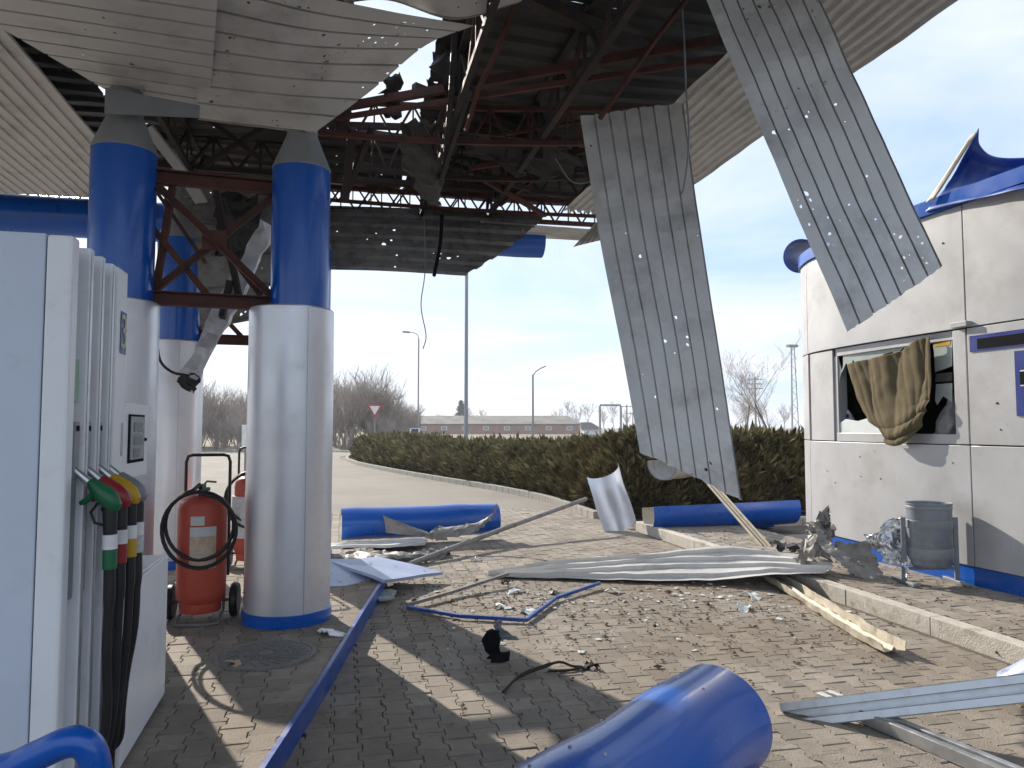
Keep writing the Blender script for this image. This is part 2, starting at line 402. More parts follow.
# raised pump island and kiosk pavement (bodies; their pavers follow)
e_n, e_f = G(270, 790), G(383, 595)
dirk = (e_f - e_n).normalized(); e_n = e_n - dirk * 2.2
def isl_x(y): return e_n.x + (e_f.x - e_n.x) * (y - e_n.y) / (e_f.y - e_n.y)
ISL_Y1 = e_f.y
mb = MB()
pts = [(isl_x(.2), .2), (isl_x(ISL_Y1), ISL_Y1), (isl_x(ISL_Y1), 9.4), (-3.3, 9.4), (-3.3, .2)]
mb.add([V(x - .012, y, z) for z in (-.1, .104) for x, y in pts], [(4, 3, 2, 1, 0), (5, 6, 7, 8, 9)] + [(i, (i + 1) % 5, 5 + (i + 1) % 5, 5 + i) for i in range(5)])
island = mb.build('pump_island', 'sand', kind='structure')
walk = MB().bx(4.61, 5.9, -2, 10.9, -.1, .106).build('pavement', 'sand', kind='structure')

# interlocking bone-shaped pavers
PL, PW, PE = .197, .1425, .0115
def paver_outline(g=.0022):
    hl, w0, w1 = PL / 2 - g, PW / 2 + PE - g, PW / 2 - PE - g
    r = [(w0, -hl), (w0, -.31 * PL), (w1, -.19 * PL), (w1, .19 * PL), (w0, .31 * PL), (w0, hl)]
    return r + [(-x, -y) for x, y in r]
OUT = paver_outline(); OUT_IN = [(x * .955, y * .962) for x, y in OUT]
def paver_geo(x, y, z, tilt=(0, 0), dz=0, drop=.02):
    vs = [V(x + a, y + b, z + dz + a * tilt[0] + b * tilt[1]) for a, b in OUT_IN]
    vs += [V(x + a, y + b, z + dz - .004 + a * tilt[0] + b * tilt[1]) for a, b in OUT]
    vs += [V(x + a, y + b, z + dz - drop) for a, b in OUT]
    n = 12; fs = [tuple(range(n))]
    for k in (0, n): fs += [(k + i, k + n + i, k + n + (i + 1) % n, k + (i + 1) % n) for i in range(n)]
    return vs, fs
PAVER_MESH = bpy.data.meshes.new('paver')
v_, f_ = paver_geo(0, 0, 0); PAVER_MESH.from_pydata([tuple(p) for p in v_], [], f_); PAVER_MESH.materials.append(M['paver'])
CAMP = V(0, 0, HC); FWD = V(SY, CY, 0); RGT = V(CY, -SY, 0)
def in_view(p, m=20):
    d = p.dot(FWD)
    if d < 1: return False
    u = p.dot(RGT) / d * F + 512; w = 427 + (HC - p.z) / d * F
    return -m < u < 1024 + m and -m < w < 768 + m
def lay(parent, x0, x1, y0, y1, z, inside, n_parts, seed, rowtype='stuff'):
    rnd = random.Random(seed); spots = []
    i = 0; x = x0
    while x < x1:
        y = y0 + (PL / 2 if i % 2 else 0)
        while y < y1:
            if inside(x, y): spots.append((x, y))
            y += PL
        x += PW; i += 1
    spots.sort(key=lambda p: (not in_view(V(p[0], p[1], z)), p[0] ** 2 + p[1] ** 2))
    mb = MB()
    for k, (x, y) in enumerate(spots):
        tl = (rnd.gauss(0, .012), rnd.gauss(0, .012)); dz = rnd.gauss(0, .0014)
        if k < n_parts and in_view(V(x, y, z)):
            o = bpy.data.objects.new('paver', PAVER_MESH); COL.objects.link(o); o.parent = parent
            o.location = (x, y, z + dz); o.rotation_euler = (tl[1], -tl[0], rnd.gauss(0, .008))
        else:
            v, f = paver_geo(x, y, z, tl, dz); mb.add(v, f)
    if mb.v: mb.build('paver_field', 'paver', parent, kind='stuff')
lay(fore, -5.1, 4.47, 2.2, 14.2, 0, lambda x, y: (x > isl_x(y) - .075 if y < ISL_Y1 + .02 else (x > isl_x(ISL_Y1) + .1 or x < -3.4 or y > 9.5)) and x < 4.40 + (max(0, y - 11) * 2), 300, 3)
lay(island, -3.2, 1, .6, 9.3, .118, lambda x, y: x < isl_x(min(y, ISL_Y1)) - .084, 300, 4)
lay(walk, 4.70, 5.85, 2, 10.85, .120, lambda x, y: True, 300, 5)

# pavement kerb, stone by stone
kerb_st = []
y = 2.0; rnd = random.Random(8)
while y < 10.8:
    mb = MB().box((4.53 + rnd.gauss(0, .003), y + .5, .045), (.125, .994, .165 + rnd.gauss(0, .003)))
    mb.build('kerb_stone', 'kerb', walk, bevel=.008); y += .995
MB().bx(4.61, 12, 10.905, 11.03, -.12, .122).build('kerb_stone', 'kerb', walk, bevel=.012)
# bed kerb stones
bed = [V(4.4, 12.4, 0), V(4.4, 14.4, 0), V(4.37, 15.4, 0), V(4.2, 16.8, 0), V(3.75, 19, 0), V(2.95, 22, 0), V(1.75, 27, 0), V(.6, 33, 0), V(.25, 38, 0), V(.9, 42.5, 0), V(4, 45.5, 0)]
bk = MB()
road_o = bpy.data.objects['road']
N = 64
for k in range(N):
    a, b = cr1(bed, k / N), cr1(bed, (k + .97) / N)
    MB().beam(a + V(-.06, 0, .035), b + V(-.06, 0, .035), .13, .18).build('kerb_stone', 'greykerb', road_o, bevel=.01)

# island edging: blue steel angle, slightly bent
mb = MB(); P = []
for k in range(15):
    y = .2 + (ISL_Y1 + .05 - .2) * k / 14
    P.append(V(isl_x(y) + .006 * sin(k * .9), y, 0))
for a, b in zip(P, P[1:]):
    a2, b2 = a, b + (b - a) * .0
    mb.beam(a2 + V(-.004, 0, .062), b2 + V(-.004, 0, .062), .012, .125)
    mb.beam(a2 + V(-.013, 0, .1275), b2 + V(-.013, 0, .1275), .026, .007)
mbf = MB()
for a, b in zip(P, P[1:]): mbf.beam(a + V(-.10, 0, .108), b + V(-.10, 0, .108), .17, .016)
mbf.build('mortar_border', 'paver', island)
mb.build('edging_angle', 'blue_dusty', label='blue steel edging strip along the pump island', cat='edging')

# manhole cover on the island
c = G(266, 655, .122); c.z = .121
t = thing('manhole_cover', c, 'round cast iron manhole cover set in the island paving', 'manhole')
MB().lathe([(.315, -.004), (.315, .012), (.292, .014), (.288, .006)], c, 48).build('frame', 'iron', t, smooth=True, ang=30)
mb = MB().lathe([(.282, -.004), (.282, .010), (0.0, .010)], c, 48)
for k in range(22):
    a0 = 2 * pi * k / 22
    for r0, r1, s in ((.06, .14, .35), (.165, .262, .3)):
        p = [c + V(cos(a0 + s * q) * (r0 + (r1 - r0) * q), sin(a0 + s * q) * (r0 + (r1 - r0) * q), .012) for q in (0, .5, 1)]
        mb.beam(p[0], p[1], .011, .010).beam(p[1], p[2], .011, .010)
mb.build('lid', 'iron', t)
MB().lathe([(.05, .010), (.05, .018), (.03, .02), (0, .02)], c, 20).build('boss', 'iron', t, smooth=True)

# ------------------------------------------------------------------ canopy columns
SOF = 4.25
FRC, FLC, RRC, RLC = at(298, 400, 5.85), at(117, 400, 5.45), at(309, 400, 8.45), at(176, 400, 8.05)
def column(p, label, cap=True, ztop=3.65, dx=-.055):
    t = thing('canopy_column', V(p.x, p.y, .12), label, 'column', 'four columns of the canopy')
    MB().lathe([(.335, .118), (.335, .205), (.328, .21), (0.31, .21)], (p.x + dx, p.y, 0), 56).build('base_ring', 'blue', t, smooth=True)
    mb = MB().lathe([(.322, .19), (.324, 1.3), (.324, 2.515), (.316, 2.525), (.30, 2.525)], (p.x + dx, p.y, 0), 56)
    s = mb.build('sleeve', 'silver', t, smooth=True)
    a = radians(-65)
    MB().beam(V(p.x + dx + .3245 * cos(a), p.y + .3245 * sin(a), .21), V(p.x + dx + .3245 * cos(a), p.y + .3245 * sin(a), 2.51), .004, .012, (cos(a), sin(a), 0)).build('seam', 'alu', s)
    MB().lathe([(.222, 2.45), (.226, 2.9), (.226, ztop)], (p.x, p.y, 0), 48).build('upper_shaft', 'blue', t, smooth=True)
    if cap: MB().lathe([(.228, ztop), (.23, ztop + .015), (.12, ztop + .29), (.115, 4.6)], (p.x, p.y, 0), 40).build('cap', 'cone', t, smooth=True)
    return t
column(FRC, 'blue and silver round column standing by the manhole cover')
column(FLC, 'blue and silver round column rising behind the fuel dispenser')
column(RRC, 'silver round column almost hidden behind the column by the manhole')
column(RLC, 'blue and white column behind the first fire extinguisher, its sleeve scarred')
def cpair(A, B, label):
    A, B = V(A.x, A.y, 0), V(B.x, B.y, 0); d = (B - A).normalized(); a, b = A + d * .2, B - d * .2
    t = thing('column_bracing', (A + B) / 2 + V(0, 0, 2.6), label, 'steel bracing', 'rusty bracing between the canopy columns')
    for z in (2.57, 3.50):
        mb = MB()
        mb.prism(a + V(0, 0, z), b + V(0, 0, z), [(-.03, -.055), (.03, -.055), (.03, -.045), (-.02, -.045), (-.02, .045), (.03, .045), (.03, .055), (-.03, .055)])
        mb.build('crossbar', 'rust', t)
    k = V(0, .03, 0)
    for z0, z1, oy in ((2.62, 3.46, .035), (3.46, 2.62, -.035)):
        MB().prism(a + V(0, oy, z0), b + V(0, oy, z1), [(-.03, -.03), (.03, -.03), (.03, -.024), (-.024, -.024), (-.024, .03), (-.03, .03)]).build('diagonal', 'rust', t)
    m = (a + b) / 2
    MB().beam(a + V(0, .06, 3.1), m + V(-.05, .06, 2.62), .05, .05).build('diagonal', 'rust', t)
    MB().beam(a + V(.02, .08, 2.62), a + V(.12, .08, 3.45), .05, .05).build('strut', 'rust', t)
    MB().beam(m + V(.05, .06, 3.02), b + V(-.1, .06, 2.64), .045, .045).build('diagonal', 'rust', t)
    MB().box(m + V(0, 0, 3.04), (.18, .012, .16)).build('gusset', 'rust', t)
cpair(FLC, FRC, 'rusty crossed steel bracing between the two front columns')
cpair(RLC, RRC, 'rusty crossed steel bracing between the two rear columns')

# ------------------------------------------------------------------ canopy roof: deck sheets, trusses, soffit sheets
def deck_bay(x0, x1, y0, y1, za, zb, label, ribs, seed, holes=12, cutx=0):
    P = [[V(x0, y0, za), V((x0 + x1) / 2, y0, za - .02), V(x1, y0, za)], [V(x0, y1, zb), V((x0 + x1) / 2, y1, zb - .02), V(x1, y1, zb)]]
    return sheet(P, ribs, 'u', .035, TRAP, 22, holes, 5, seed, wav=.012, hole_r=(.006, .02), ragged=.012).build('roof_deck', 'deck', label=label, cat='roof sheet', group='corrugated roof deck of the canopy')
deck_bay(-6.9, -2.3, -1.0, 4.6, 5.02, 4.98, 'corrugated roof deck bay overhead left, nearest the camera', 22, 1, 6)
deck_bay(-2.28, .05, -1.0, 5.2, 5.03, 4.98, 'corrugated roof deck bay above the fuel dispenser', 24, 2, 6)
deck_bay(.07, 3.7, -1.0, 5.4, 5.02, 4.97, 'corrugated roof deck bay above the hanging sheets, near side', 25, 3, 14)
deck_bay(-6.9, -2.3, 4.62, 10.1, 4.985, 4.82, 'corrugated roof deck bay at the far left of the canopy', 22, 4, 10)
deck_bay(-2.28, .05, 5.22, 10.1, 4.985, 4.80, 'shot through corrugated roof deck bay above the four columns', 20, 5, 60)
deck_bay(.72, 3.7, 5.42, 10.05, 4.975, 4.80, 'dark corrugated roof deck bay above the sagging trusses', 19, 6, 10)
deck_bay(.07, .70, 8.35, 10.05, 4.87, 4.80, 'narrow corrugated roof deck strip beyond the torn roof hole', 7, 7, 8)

def truss(name, p, q, h, nb, label, mtl='darksteel', w=.05, sag=0., web=.022):
    p, q = Vector(p), Vector(q)
    t = thing(name, (p + q) / 2, label, 'steel truss', 'canopy roof trusses')
    def C(s, up): return p.lerp(q, s) + V(0, 0, up - sag * 4 * s * (1 - s))
    for up in (0, h):
        mb = MB()
        for k in range(8): mb.beam(C(k / 8, up), C((k + 1) / 8 + .002, up), w, w)
        mb.build('chord', mtl, t)
    for k in range(nb):
        s0, s1 = k / nb, (k + 1) / nb
        MB().beam(C(s0, 0), C((s0 + s1) / 2, h), web, web).build('web_bar', mtl, t)
        MB().beam(C((s0 + s1) / 2, h), C(s1, 0), web, web).build('web_bar', mtl, t)
        MB().beam(C((s0 + s1) / 2, 0), C((s0 + s1) / 2, h), web * .8, web * .8).build('web_bar', mtl, t)
    return t
truss('roof_truss', (1.84, .5, 4.42), (1.84, 9.7, 4.40), .46, 12, 'dark lattice truss running away above the nearer hanging sheet', w=.06, web=.035)
truss('roof_truss', (.95, 4.2, 4.45), (.95, 9.7, 4.36), .42, 7, 'dark lattice truss beside the torn roof hole', w=.05, web=.03)
truss('roof_truss', (-.43, 1.0, 4.5), (-.43, 9.7, 4.42), .38, 10, 'lattice truss over the right pair of columns')
truss('roof_truss', (-1.68, 1.0, 4.5), (-1.68, 9.7, 4.42), .38, 10, 'lattice truss over the left pair of columns')
truss('roof_truss', (-2.2, 9.75, 4.40), (3.6, 9.75, 4.44), .30, 15, 'rusty end truss outlined against the sky above the far soffit', 'rust', w=.055, web=.022)
truss('roof_truss', (-2.2, 8.6, 4.46), (3.3, 8.6, 4.46), .36, 11, 'dark cross truss just in front of the end truss', 'darksteel', w=.055, web=.03)
truss('roof_truss', (-2.2, 9.2, 4.44), (3.4, 9.2, 4.40), .26, 16, 'thin rusty truss lying low between the two far trusses', 'rust', w=.04, web=.018, sag=.05)
truss('roof_truss', (-.3, 7.2, 4.42), (3.0, 6.6, 4.40), .34, 9, 'rusty cross truss hanging askew over the middle of the forecourt', 'rust', w=.045, web=.02, sag=.06)
truss('roof_truss', (.1, 8.0, 4.40), (2.7, 7.9, 4.46), .40, 8, 'dark slack cross truss beyond the askew rusty one', 'darksteel', w=.05, web=.025, sag=.08)
truss('roof_truss', (-4.6, 1.0, 4.5), (-4.6, 9.9, 4.45), .38, 8, 'truss hidden above the left soffit', 'darksteel')

def beam_thing(pts, w, h, mtl, label, name='steel_beam', cat='steel beam', prof=None):
    mb = MB()
    for a, b in zip(pts, pts[1:]):
        d = (b - a).normalized() * w * .2
        mb.beam(a - d, b + d, w, h)
    return mb.build(name, mtl, label=label, cat=cat)
beam_thing([at(338, 108, 6.9), at(500, 79, 6.3), at(730, 38, 5.6)], .05, .075, 'rust', 'long rusty sagging beam crossing below the roof, upper of the pair')
beam_thing([at(338, 118, 6.85), at(480, 96, 6.3), at(735, 56, 5.55)], .035, .045, 'rust', 'long rusty sagging bar crossing below the roof, lower of the pair')
beam_thing([at(480, -28, 5.0), at(560, 12, 5.5), at(660, 56, 6.2)], .09, .10, 'darksteel', 'thick dark purlin slanting across the top of the opening')
beam_thing([at(415, 88, 6.9), at(470, 110, 7.3), at(595, 165, 8.3)], .075, .085, 'darksteel', 'dark purlin slanting down towards the long hanging sheet')
beam_thing([at(516, 0, 5.6), at(498, 48, 5.8), at(478, 90, 6.0), at(466, 130, 6.2)], .03, .035, 'rust', 'bent rusty strut hanging from the torn soffit edge')
beam_thing([at(690, -5, 5.2), at(655, 40, 5.5), at(600, 118, 6.0)], .03, .035, 'rust', 'thin rusty diagonal bar left of the hanging wire')
beam_thing([at(470, 168, 8.0), at(560, 155, 7.8), at(600, 148, 7.6), at(640, 140, 7.4)], .045, .05, 'rust', 'rusty bowed bar meeting the top of the long hanging sheet')
beam_thing([at(495, 136, 7.4), at(600, 118, 7.0), at(650, 108, 6.8)], .025, .03, 'rust', 'thin rusty rod running to the hanging sheet top')
beam_thing([at(500, 205, 9.0), at(560, 160, 8.2)], .035, .04, 'rust', 'short rusty diagonal in front of the sky gap')
beam_thing([at(345, 155, 8.0), at(440, 160, 8.0), at(530, 190, 8.6)], .04, .05, 'darksteel', 'dark bar along the truss end, left of the sky gap')
beam_thing([at(470, 172, 8.2), at(545, 215, 9.2)], .045, .05, 'rust', 'rusty diagonal falling to the right end of the far soffit')
beam_thing([at(335, 125, 7.2), at(440, 128, 7.4), at(560, 140, 7.6)], .05, .06, 'darksteel', 'dark horizontal bar beneath the sagging beams')
beam_thing([at(352, 130, 7.0), at(345, 200, 7.6)], .08, .06, 'darksteel', 'short black post standing just right of the front column top')
beam_thing([at(372, 128, 7.0), at(348, 190, 7.6)], .05, .05, 'darksteel', 'black slanting post right of the front column')
beam_thing([at(455, 30, 6.0), at(452, 85, 6.2), at(445, 165, 7.2)], .05, .03, 'burnt', 'scorched strip hanging in the roof opening')
beam_thing([at(472, 26, 6.0), at(470, 90, 6.2), at(440, 185, 7.4)], .04, .03, 'burnt', 'scorched bar hanging beside the bent rusty strut')

# scorched rags of roofing round the hole
crumple([[at(435, 50, 6.3), at(450, 46, 6.2), at(475, 42, 6.1)], [at(446, 85, 6.4), at(452, 80, 6.4), at(475, 78, 6.3)], [at(448, 112, 6.6), at(457, 112, 6.6), at(478, 110, 6.5)]], 16, 12, .06, 3, 5, .03).build('scorched_rag', 'burnt', smooth=False, label='black scorched roofing rag beside the torn roof hole', cat='torn roofing')
crumple([[at(385, 75, 6.6), at(392, 74, 6.6), at(400, 72, 6.6)], [at(383, 100, 6.7), at(390, 100, 6.7), at(398, 98, 6.7)], [at(386, 118, 6.7), at(393, 118, 6.7), at(402, 116, 6.7)]], 6, 12, .025, 5, 8, .02).build('scorched_rag', 'burnt', label='narrow black rag splitting the patch of sky', cat='torn roofing')
crumple([[at(402, 124, 7.0), at(416, 122, 7.0), at(430, 118, 7.0)], [at(402, 150, 7.2), at(420, 150, 7.1), at(435, 150, 7.2)], [at(415, 185, 7.4), at(428, 184, 7.3), at(440, 186, 7.4)], [at(428, 207, 7.6), at(434, 207, 7.6), at(442, 207, 7.6)]], 8, 20, .07, 6, 6, .02).build('hanging_rag', 'burnt2', label='twisted grey sheet strip hanging between the trusses', cat='torn sheet')
crumple([[at(470, 135, 7.6), at(520, 138, 7.6), at(585, 150, 7.6)], [at(470, 152, 7.8), at(520, 158, 7.8), at(580, 166, 7.8)], [at(490, 165, 8.0), at(530, 176, 8.0), at(575, 178, 8.0)]], 18, 10, .08, 8, 4, .02).build('scorched_rag', 'burnt', label='blackened folded sheet lodged in the trusses', cat='torn roofing')

# soffit sheets still hanging under the deck
SG = 'torn soffit sheets of the canopy'
def soffit(P, ribs, along, label, holes, seed, nlen=26, clusters=3, depth=.03, m='soffit', prof=GROOVE, ragged=0., wav=.0025, hr=(.003, .010)):
    return sheet(P, ribs, along, depth, prof, nlen, holes, clusters, seed, wav, hr, ragged).build('soffit_sheet', m, label=label, cat='metal sheet', group=SG)
z = 4.12
soffit([[V(-3.52, 2.4, z + .05), V(-.35, 2.4, z)], [V(-1.73, 6.03, z), V(-1.08, 6.17, z)]], 20, 'u',
       'ribbed soffit sheet in the top left corner over the dispenser', 26, 11, nlen=26)
soffit([[at(185, -45, 4.1), at(335, 0, 4.65), at(474, 26, 5.3)], [at(191, 22, 4.6), at(308, 42, 4.9), at(425, 46, 5.3)], [at(195, 74, 5.2), at(285, 85, 5.3), at(372, 90, 5.5)], [at(198, 120, 5.85), at(255, 127, 5.8), at(313, 134, 5.7)]], 8, 'u',
       'pale ribbed soffit sheet drooping in front of the nearer column cap, peppered with holes', 90, 12, nlen=34, clusters=4, hr=(.004, .012))
soffit([[at(300, -60, 4.4), at(400, -60, 4.4), at(470, -60, 4.4), at(560, -50, 4.6)], [at(325, -25, 4.7), at(400, -22, 4.7), at(470, -20, 4.8), at(540, -18, 4.9)],
        [at(345, 3, 5.05), at(388, 1, 5.05), at(436, 15, 5.1), at(478, 21, 5.1), at(519, 3, 5.0)][:1] + [at(390, 1, 5.05), at(455, 20, 5.1), at(519, 3, 5.0)]], 4, 'u',
       'curled soffit sheet at the top edge above the patch of sky', 30, 13, nlen=22)
soffit([[V(-6.8, 1.0, SOF), V(-2.23, 1.0, SOF)], [V(-6.8, 9.4, SOF), V(-2.23, 9.3, SOF)]], 42, 'v',
       'flat ribbed soffit still in place at the left edge', 14, 14, nlen=40, depth=.018)
# dark lip beneath the left soffit edge and beam cover above the dispenser column
MB().grid(lambda u, v: at(104, 86, 5.12).lerp(at(199, 104, 5.5), u) + V(0, .03, -.19 * v * (1 - .5 * u)), 6, 2).build('beam_cover', 'cone', solid=.012, label='grey beam cover above the column behind the dispenser', cat='beam cover')
soffit([[V(2.73, .6, SOF + .12), V(3.2, .6, SOF + .05), V(3.70, .6, SOF)], [V(2.73, 4.5, SOF + .12), V(3.2, 4.5, SOF + .04), V(3.70, 4.5, SOF)], [V(2.72, 9.0, SOF + .12), V(3.2, 8.9, SOF + .05), V(3.70, 9.35, SOF - .02)]], 11, 'v',
       'long ribbed soffit strip left along the right canopy edge', 16, 15, nlen=60, depth=.028, prof=TRAP, wav=.01, ragged=.0)
soffit([[V(1.7, 9.3, SOF + .02), V(3.7, 9.4, SOF + .02)], [V(1.8, 10.0, SOF + .02), V(3.45, 10.0, SOF + .02)]], 5, 'u', 'light soffit corner behind the long hanging sheet', 4, 16, nlen=16)
soffit([[at(596, 222, 9.4), at(612, 222, 9.3)], [at(573, 247, 9.5), at(602, 240, 9.3)]], 5, 'v', 'pointed bent sheet corner poking out left of the long hanging sheet', 0, 18, nlen=8)
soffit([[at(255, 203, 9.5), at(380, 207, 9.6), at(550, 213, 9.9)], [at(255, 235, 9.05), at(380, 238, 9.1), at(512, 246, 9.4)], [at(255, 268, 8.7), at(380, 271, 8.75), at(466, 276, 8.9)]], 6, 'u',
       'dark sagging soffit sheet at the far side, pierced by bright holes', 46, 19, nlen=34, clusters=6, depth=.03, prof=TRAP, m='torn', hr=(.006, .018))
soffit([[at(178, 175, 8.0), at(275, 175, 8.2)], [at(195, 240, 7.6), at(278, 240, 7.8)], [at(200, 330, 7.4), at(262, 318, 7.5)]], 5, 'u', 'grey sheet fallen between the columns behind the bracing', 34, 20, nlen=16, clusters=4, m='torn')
# the two big hanging sheets
HG = 'big ribbed sheets hanging from the right roof edge'
def hang(P, ribs, label, holes, seed, nlen, cl):
    return sheet(P, ribs, 'v', -.024, GROOVE, nlen, holes, cl, seed, .011, (.003, .011), ragged=.006).build('hanging_sheet', 'hang', smooth=False, label=label, cat='metal sheet', group=HG)
hang([[at(580, 116, 6.25), at(632, 108, 6.2), at(683, 101, 6.15)], [at(600, 240, 6.2), at(651, 232, 6.15), at(700, 225, 6.1)], [at(622, 352, 6.15), at(672, 350, 6.1), at(721, 362, 6.05)], [at(640, 453, 6.1), at(690, 476, 6.05), at(742, 502, 6.0)]], 7,
     'longer ribbed grey sheet hanging almost to the ground, cut off slantwise', 16, 31, 44, 6)
TL_, TR_, BR_, BL_ = at(694, -30, 4.55), at(806, -32, 4.45), at(942, 268, 4.45), at(847, 334, 4.55)
hang([[TL_.lerp(BL_, q).lerp(TR_.lerp(BR_, q), w_) + V(-.06, -.10, 0) * (1.4 * max(0, q - .6) ** 1.3 - .10 * sin(q * pi)) * (1 - .3 * w_) for w_ in (0, .5, 1)] for q in (0, .25, .5, .75, 1)], 7,
     'shorter ribbed grey sheet hanging in front of the kiosk wall', 62, 36, 40, 5)

# round blue fascia that is still up at the far end
half_pipe(V(-8.5, 10.05, 4.2), V(-1.9, 10.05, 4.2), .25, radians(-10), radians(200), nlen=12, dent=.01).build('fascia_roll', ['blue', 'cream'], smooth=True, label='round blue fascia at the left end of the canopy', cat='fascia', group='blue round fascia pieces')
half_pipe(V(1.2, 10.05, 4.22), V(2.72, 10.05, 4.22), .22, radians(-30), radians(215), nlen=8, dent=.015).build('fascia_roll', ['blue', 'cream'], smooth=True, label='short blue fascia stub behind the far soffit', cat='fascia', group='blue round fascia pieces')

# wires
def wire(pts, r, label, m='black', name='hanging_wire', cat='wire'):
    n = 24; P = [cr1(pts, k / n) for k in range(n + 1)]
    return MB().tube(P, r, 5).build(name, m, smooth=True, label=label, cat=cat)
wire([at(681, -10, 5.6), at(684, 40, 5.6), at(686, 90, 5.65), at(689, 140, 5.7), at(684, 185, 5.75), at(680, 196, 5.75)], .008, 'grey cable dangling in front of the long hanging sheet', 'greyp')
wire([at(424, 215, 8.6), at(425, 270, 8.4), at(421, 305, 8.3), at(426, 335, 8.3), at(423, 349, 8.3)], .006, 'thin wire trailing below the far soffit sheet', 'greyp')
wire([at(442, 215, 8.5), at(440, 245, 8.4), at(434, 276, 8.3)], .022, 'thick black cable hanging over the far soffit sheet')
wire([at(555, 158, 7.6), at(570, 180, 7.6), at(585, 183, 7.6), at(600, 176, 7.5)], .008, 'pale loose wire looped under the trusses', 'greyp')

# crushed grey duct hanging between the columns
t = thing('crushed_duct', at(220, 330, 6.6), 'crushed grey metal duct hanging slantwise between the columns', 'metal duct')
a, b = at(268, 225, 6.9), at(190, 378, 6.4)
mb = MB()
def duct(u, v):
    p = a.lerp(b, v); ang = u * 2 * pi; d = (b - a).normalized(); sx = d.cross(V(0, 1, 0)).normalized()
    r = .10 * (1 - .15 * sin(v * 9)); sq = .6 + .3 * sin(v * 7)
    q = p + sx * r * max(-.8, min(.8, cos(ang) * 1.3)) + V(0, 1, 0) * r * sq * max(-.8, min(.8, sin(ang) * 1.3))
    return q + V(noise.noise(q * 9), noise.noise(q * 9 + V(3, 3, 3)), noise.noise(q * 9 + V(7, 1, 4))) * .03
mb.grid(duct, 16, 22).build('casing', 'hang', t)
crumple([[b + V(-.06, -.05, .06), b + V(.08, -.05, .0)], [b + V(-.06, -.06, -.05), b + V(.06, -.06, -.09)], [b + V(0, -.06, -.13), b + V(.05, -.06, -.15)]], 6, 8, .03, 4, 12, .01).build('torn_end', 'burnt', t)
MB().beam(a.lerp(b, .45) + V(-.03, -.09, .06), a.lerp(b, .62) + V(.02, -.09, -.02), .05, .09, (0, 1, 0)).build('patch', 'burnt', t)
MB().tube([cr1([at(157, 336, 6.3), at(160, 360, 6.3), at(172, 372, 6.3), at(190, 376, 6.35)], k / 12) for k in range(13)], .012, 5).build('strap', 'burnt', t, smooth=True)
# corner beam stubs behind the dispenser column
beam_thing([at(150, 130, 6.5), at(185, 175, 6.8), at(200, 200, 7.0)], .14, .02, 'cone', 'grey plate slanting inside the tower of columns', 'slanting_plate', 'steel plate')
beam_thing([at(205, 165, 7.2), at(275, 120, 7.2)], .05, .05, 'darksteel', 'dark brace crossing under the pale soffit, rising to the right')
beam_thing([at(212, 122, 7.2), at(262, 160, 7.2)], .05, .05, 'darksteel', 'dark brace crossing under the pale soffit, falling to the right')
beam_thing([at(152, 185, 6.2), at(205, 262, 6.3)], .05, .03, 'rust', 'rusty flat bar slanting beside the column behind the dispenser')
beam_thing([at(215, 185, 6.6), at(240, 300, 6.6)], .05, .05, 'darksteel', 'dark post inside the tower of columns')
crumple([[at(212, 195, 7.6), at(262, 195, 7.6)], [at(215, 250, 7.6), at(255, 250, 7.6)], [at(205, 300, 7.6), at(262, 290, 7.6)]], 12, 16, .05, 12, 6, .03).build('scorched_rag', 'burnt', label='dark torn sheet behind the front bracing', cat='torn roofing')

# ------------------------------------------------------------------ fuel dispenser
XF = -.985
t = thing('fuel_dispenser', V(-1.3, 3.7, .12), 'white fuel dispenser with four coloured nozzles and a number 3 sticker', 'fuel pump')
ZT = 2.31
body = MB().bx(-1.075, XF, 3.0, 3.075, .12, ZT).build('corner_post', 'whitepaint', t, bevel=.012)
MB().bx(-1.82, -1.079, 3.004, 3.72, .12, ZT + .004).build('body', 'coolpaint', t, bevel=.006)
MB().bx(-1.0785, -1.0745, 3.02, 3.06, .2, ZT - .01).build('panel_seam', 'black', t)
MB().bx(-1.078, XF - .038, 3.076, 3.54, .14, ZT - .03).build('back_channel', 'greypaint', t)
fy = [3.195, 3.335, 3.475]
for y in fy:
    MB().bx(-1.06, XF + .006, y - .015, y + .015, .14, ZT - .005).build('fin', 'whitepaint', t, bevel=.006)
    MB().bx(XF + .0065, XF + .009, y - .011, y + .013, .14, ZT - .01).build('fin_face', 'alu', t)
blk = MB().bx(-1.06, XF + .004, 3.545, 3.70, .9, ZT).build('number_post', 'whitepaint', t, bevel=.008)
stk = MB().bx(XF + .005, XF + .007, 3.60, 3.688, 1.93, 2.12).build('number_plate', 'hazeblue', blk)
cur = bpy.data.curves.new('numeral', 'FONT'); cur.body = '3'; cur.size = .22; cur.extrude = .001; cur.align_x = 'CENTER'; cur.align_y = 'CENTER'
tmp = bpy.data.objects.new('tmp', cur); COL.objects.link(tmp); bpy.context.view_layer.update()
me = bpy.data.meshes.new_from_object(tmp.evaluated_get(bpy.context.evaluated_depsgraph_get())); bpy.data.objects.remove(tmp)
me.transform(Matrix.Translation(V(XF + .0085, 3.644, 2.022) - ROOT[t.name]) @ Matrix(((0, 0, 1, 0), (1, 0, 0, 0), (0, 1, 0, 0), (0, 0, 0, 1))))
me.materials.append(mat('numeral_cream', (.6, .58, .4), .6)); nm = bpy.data.objects.new('numeral', me); COL.objects.link(nm); nm.parent = blk
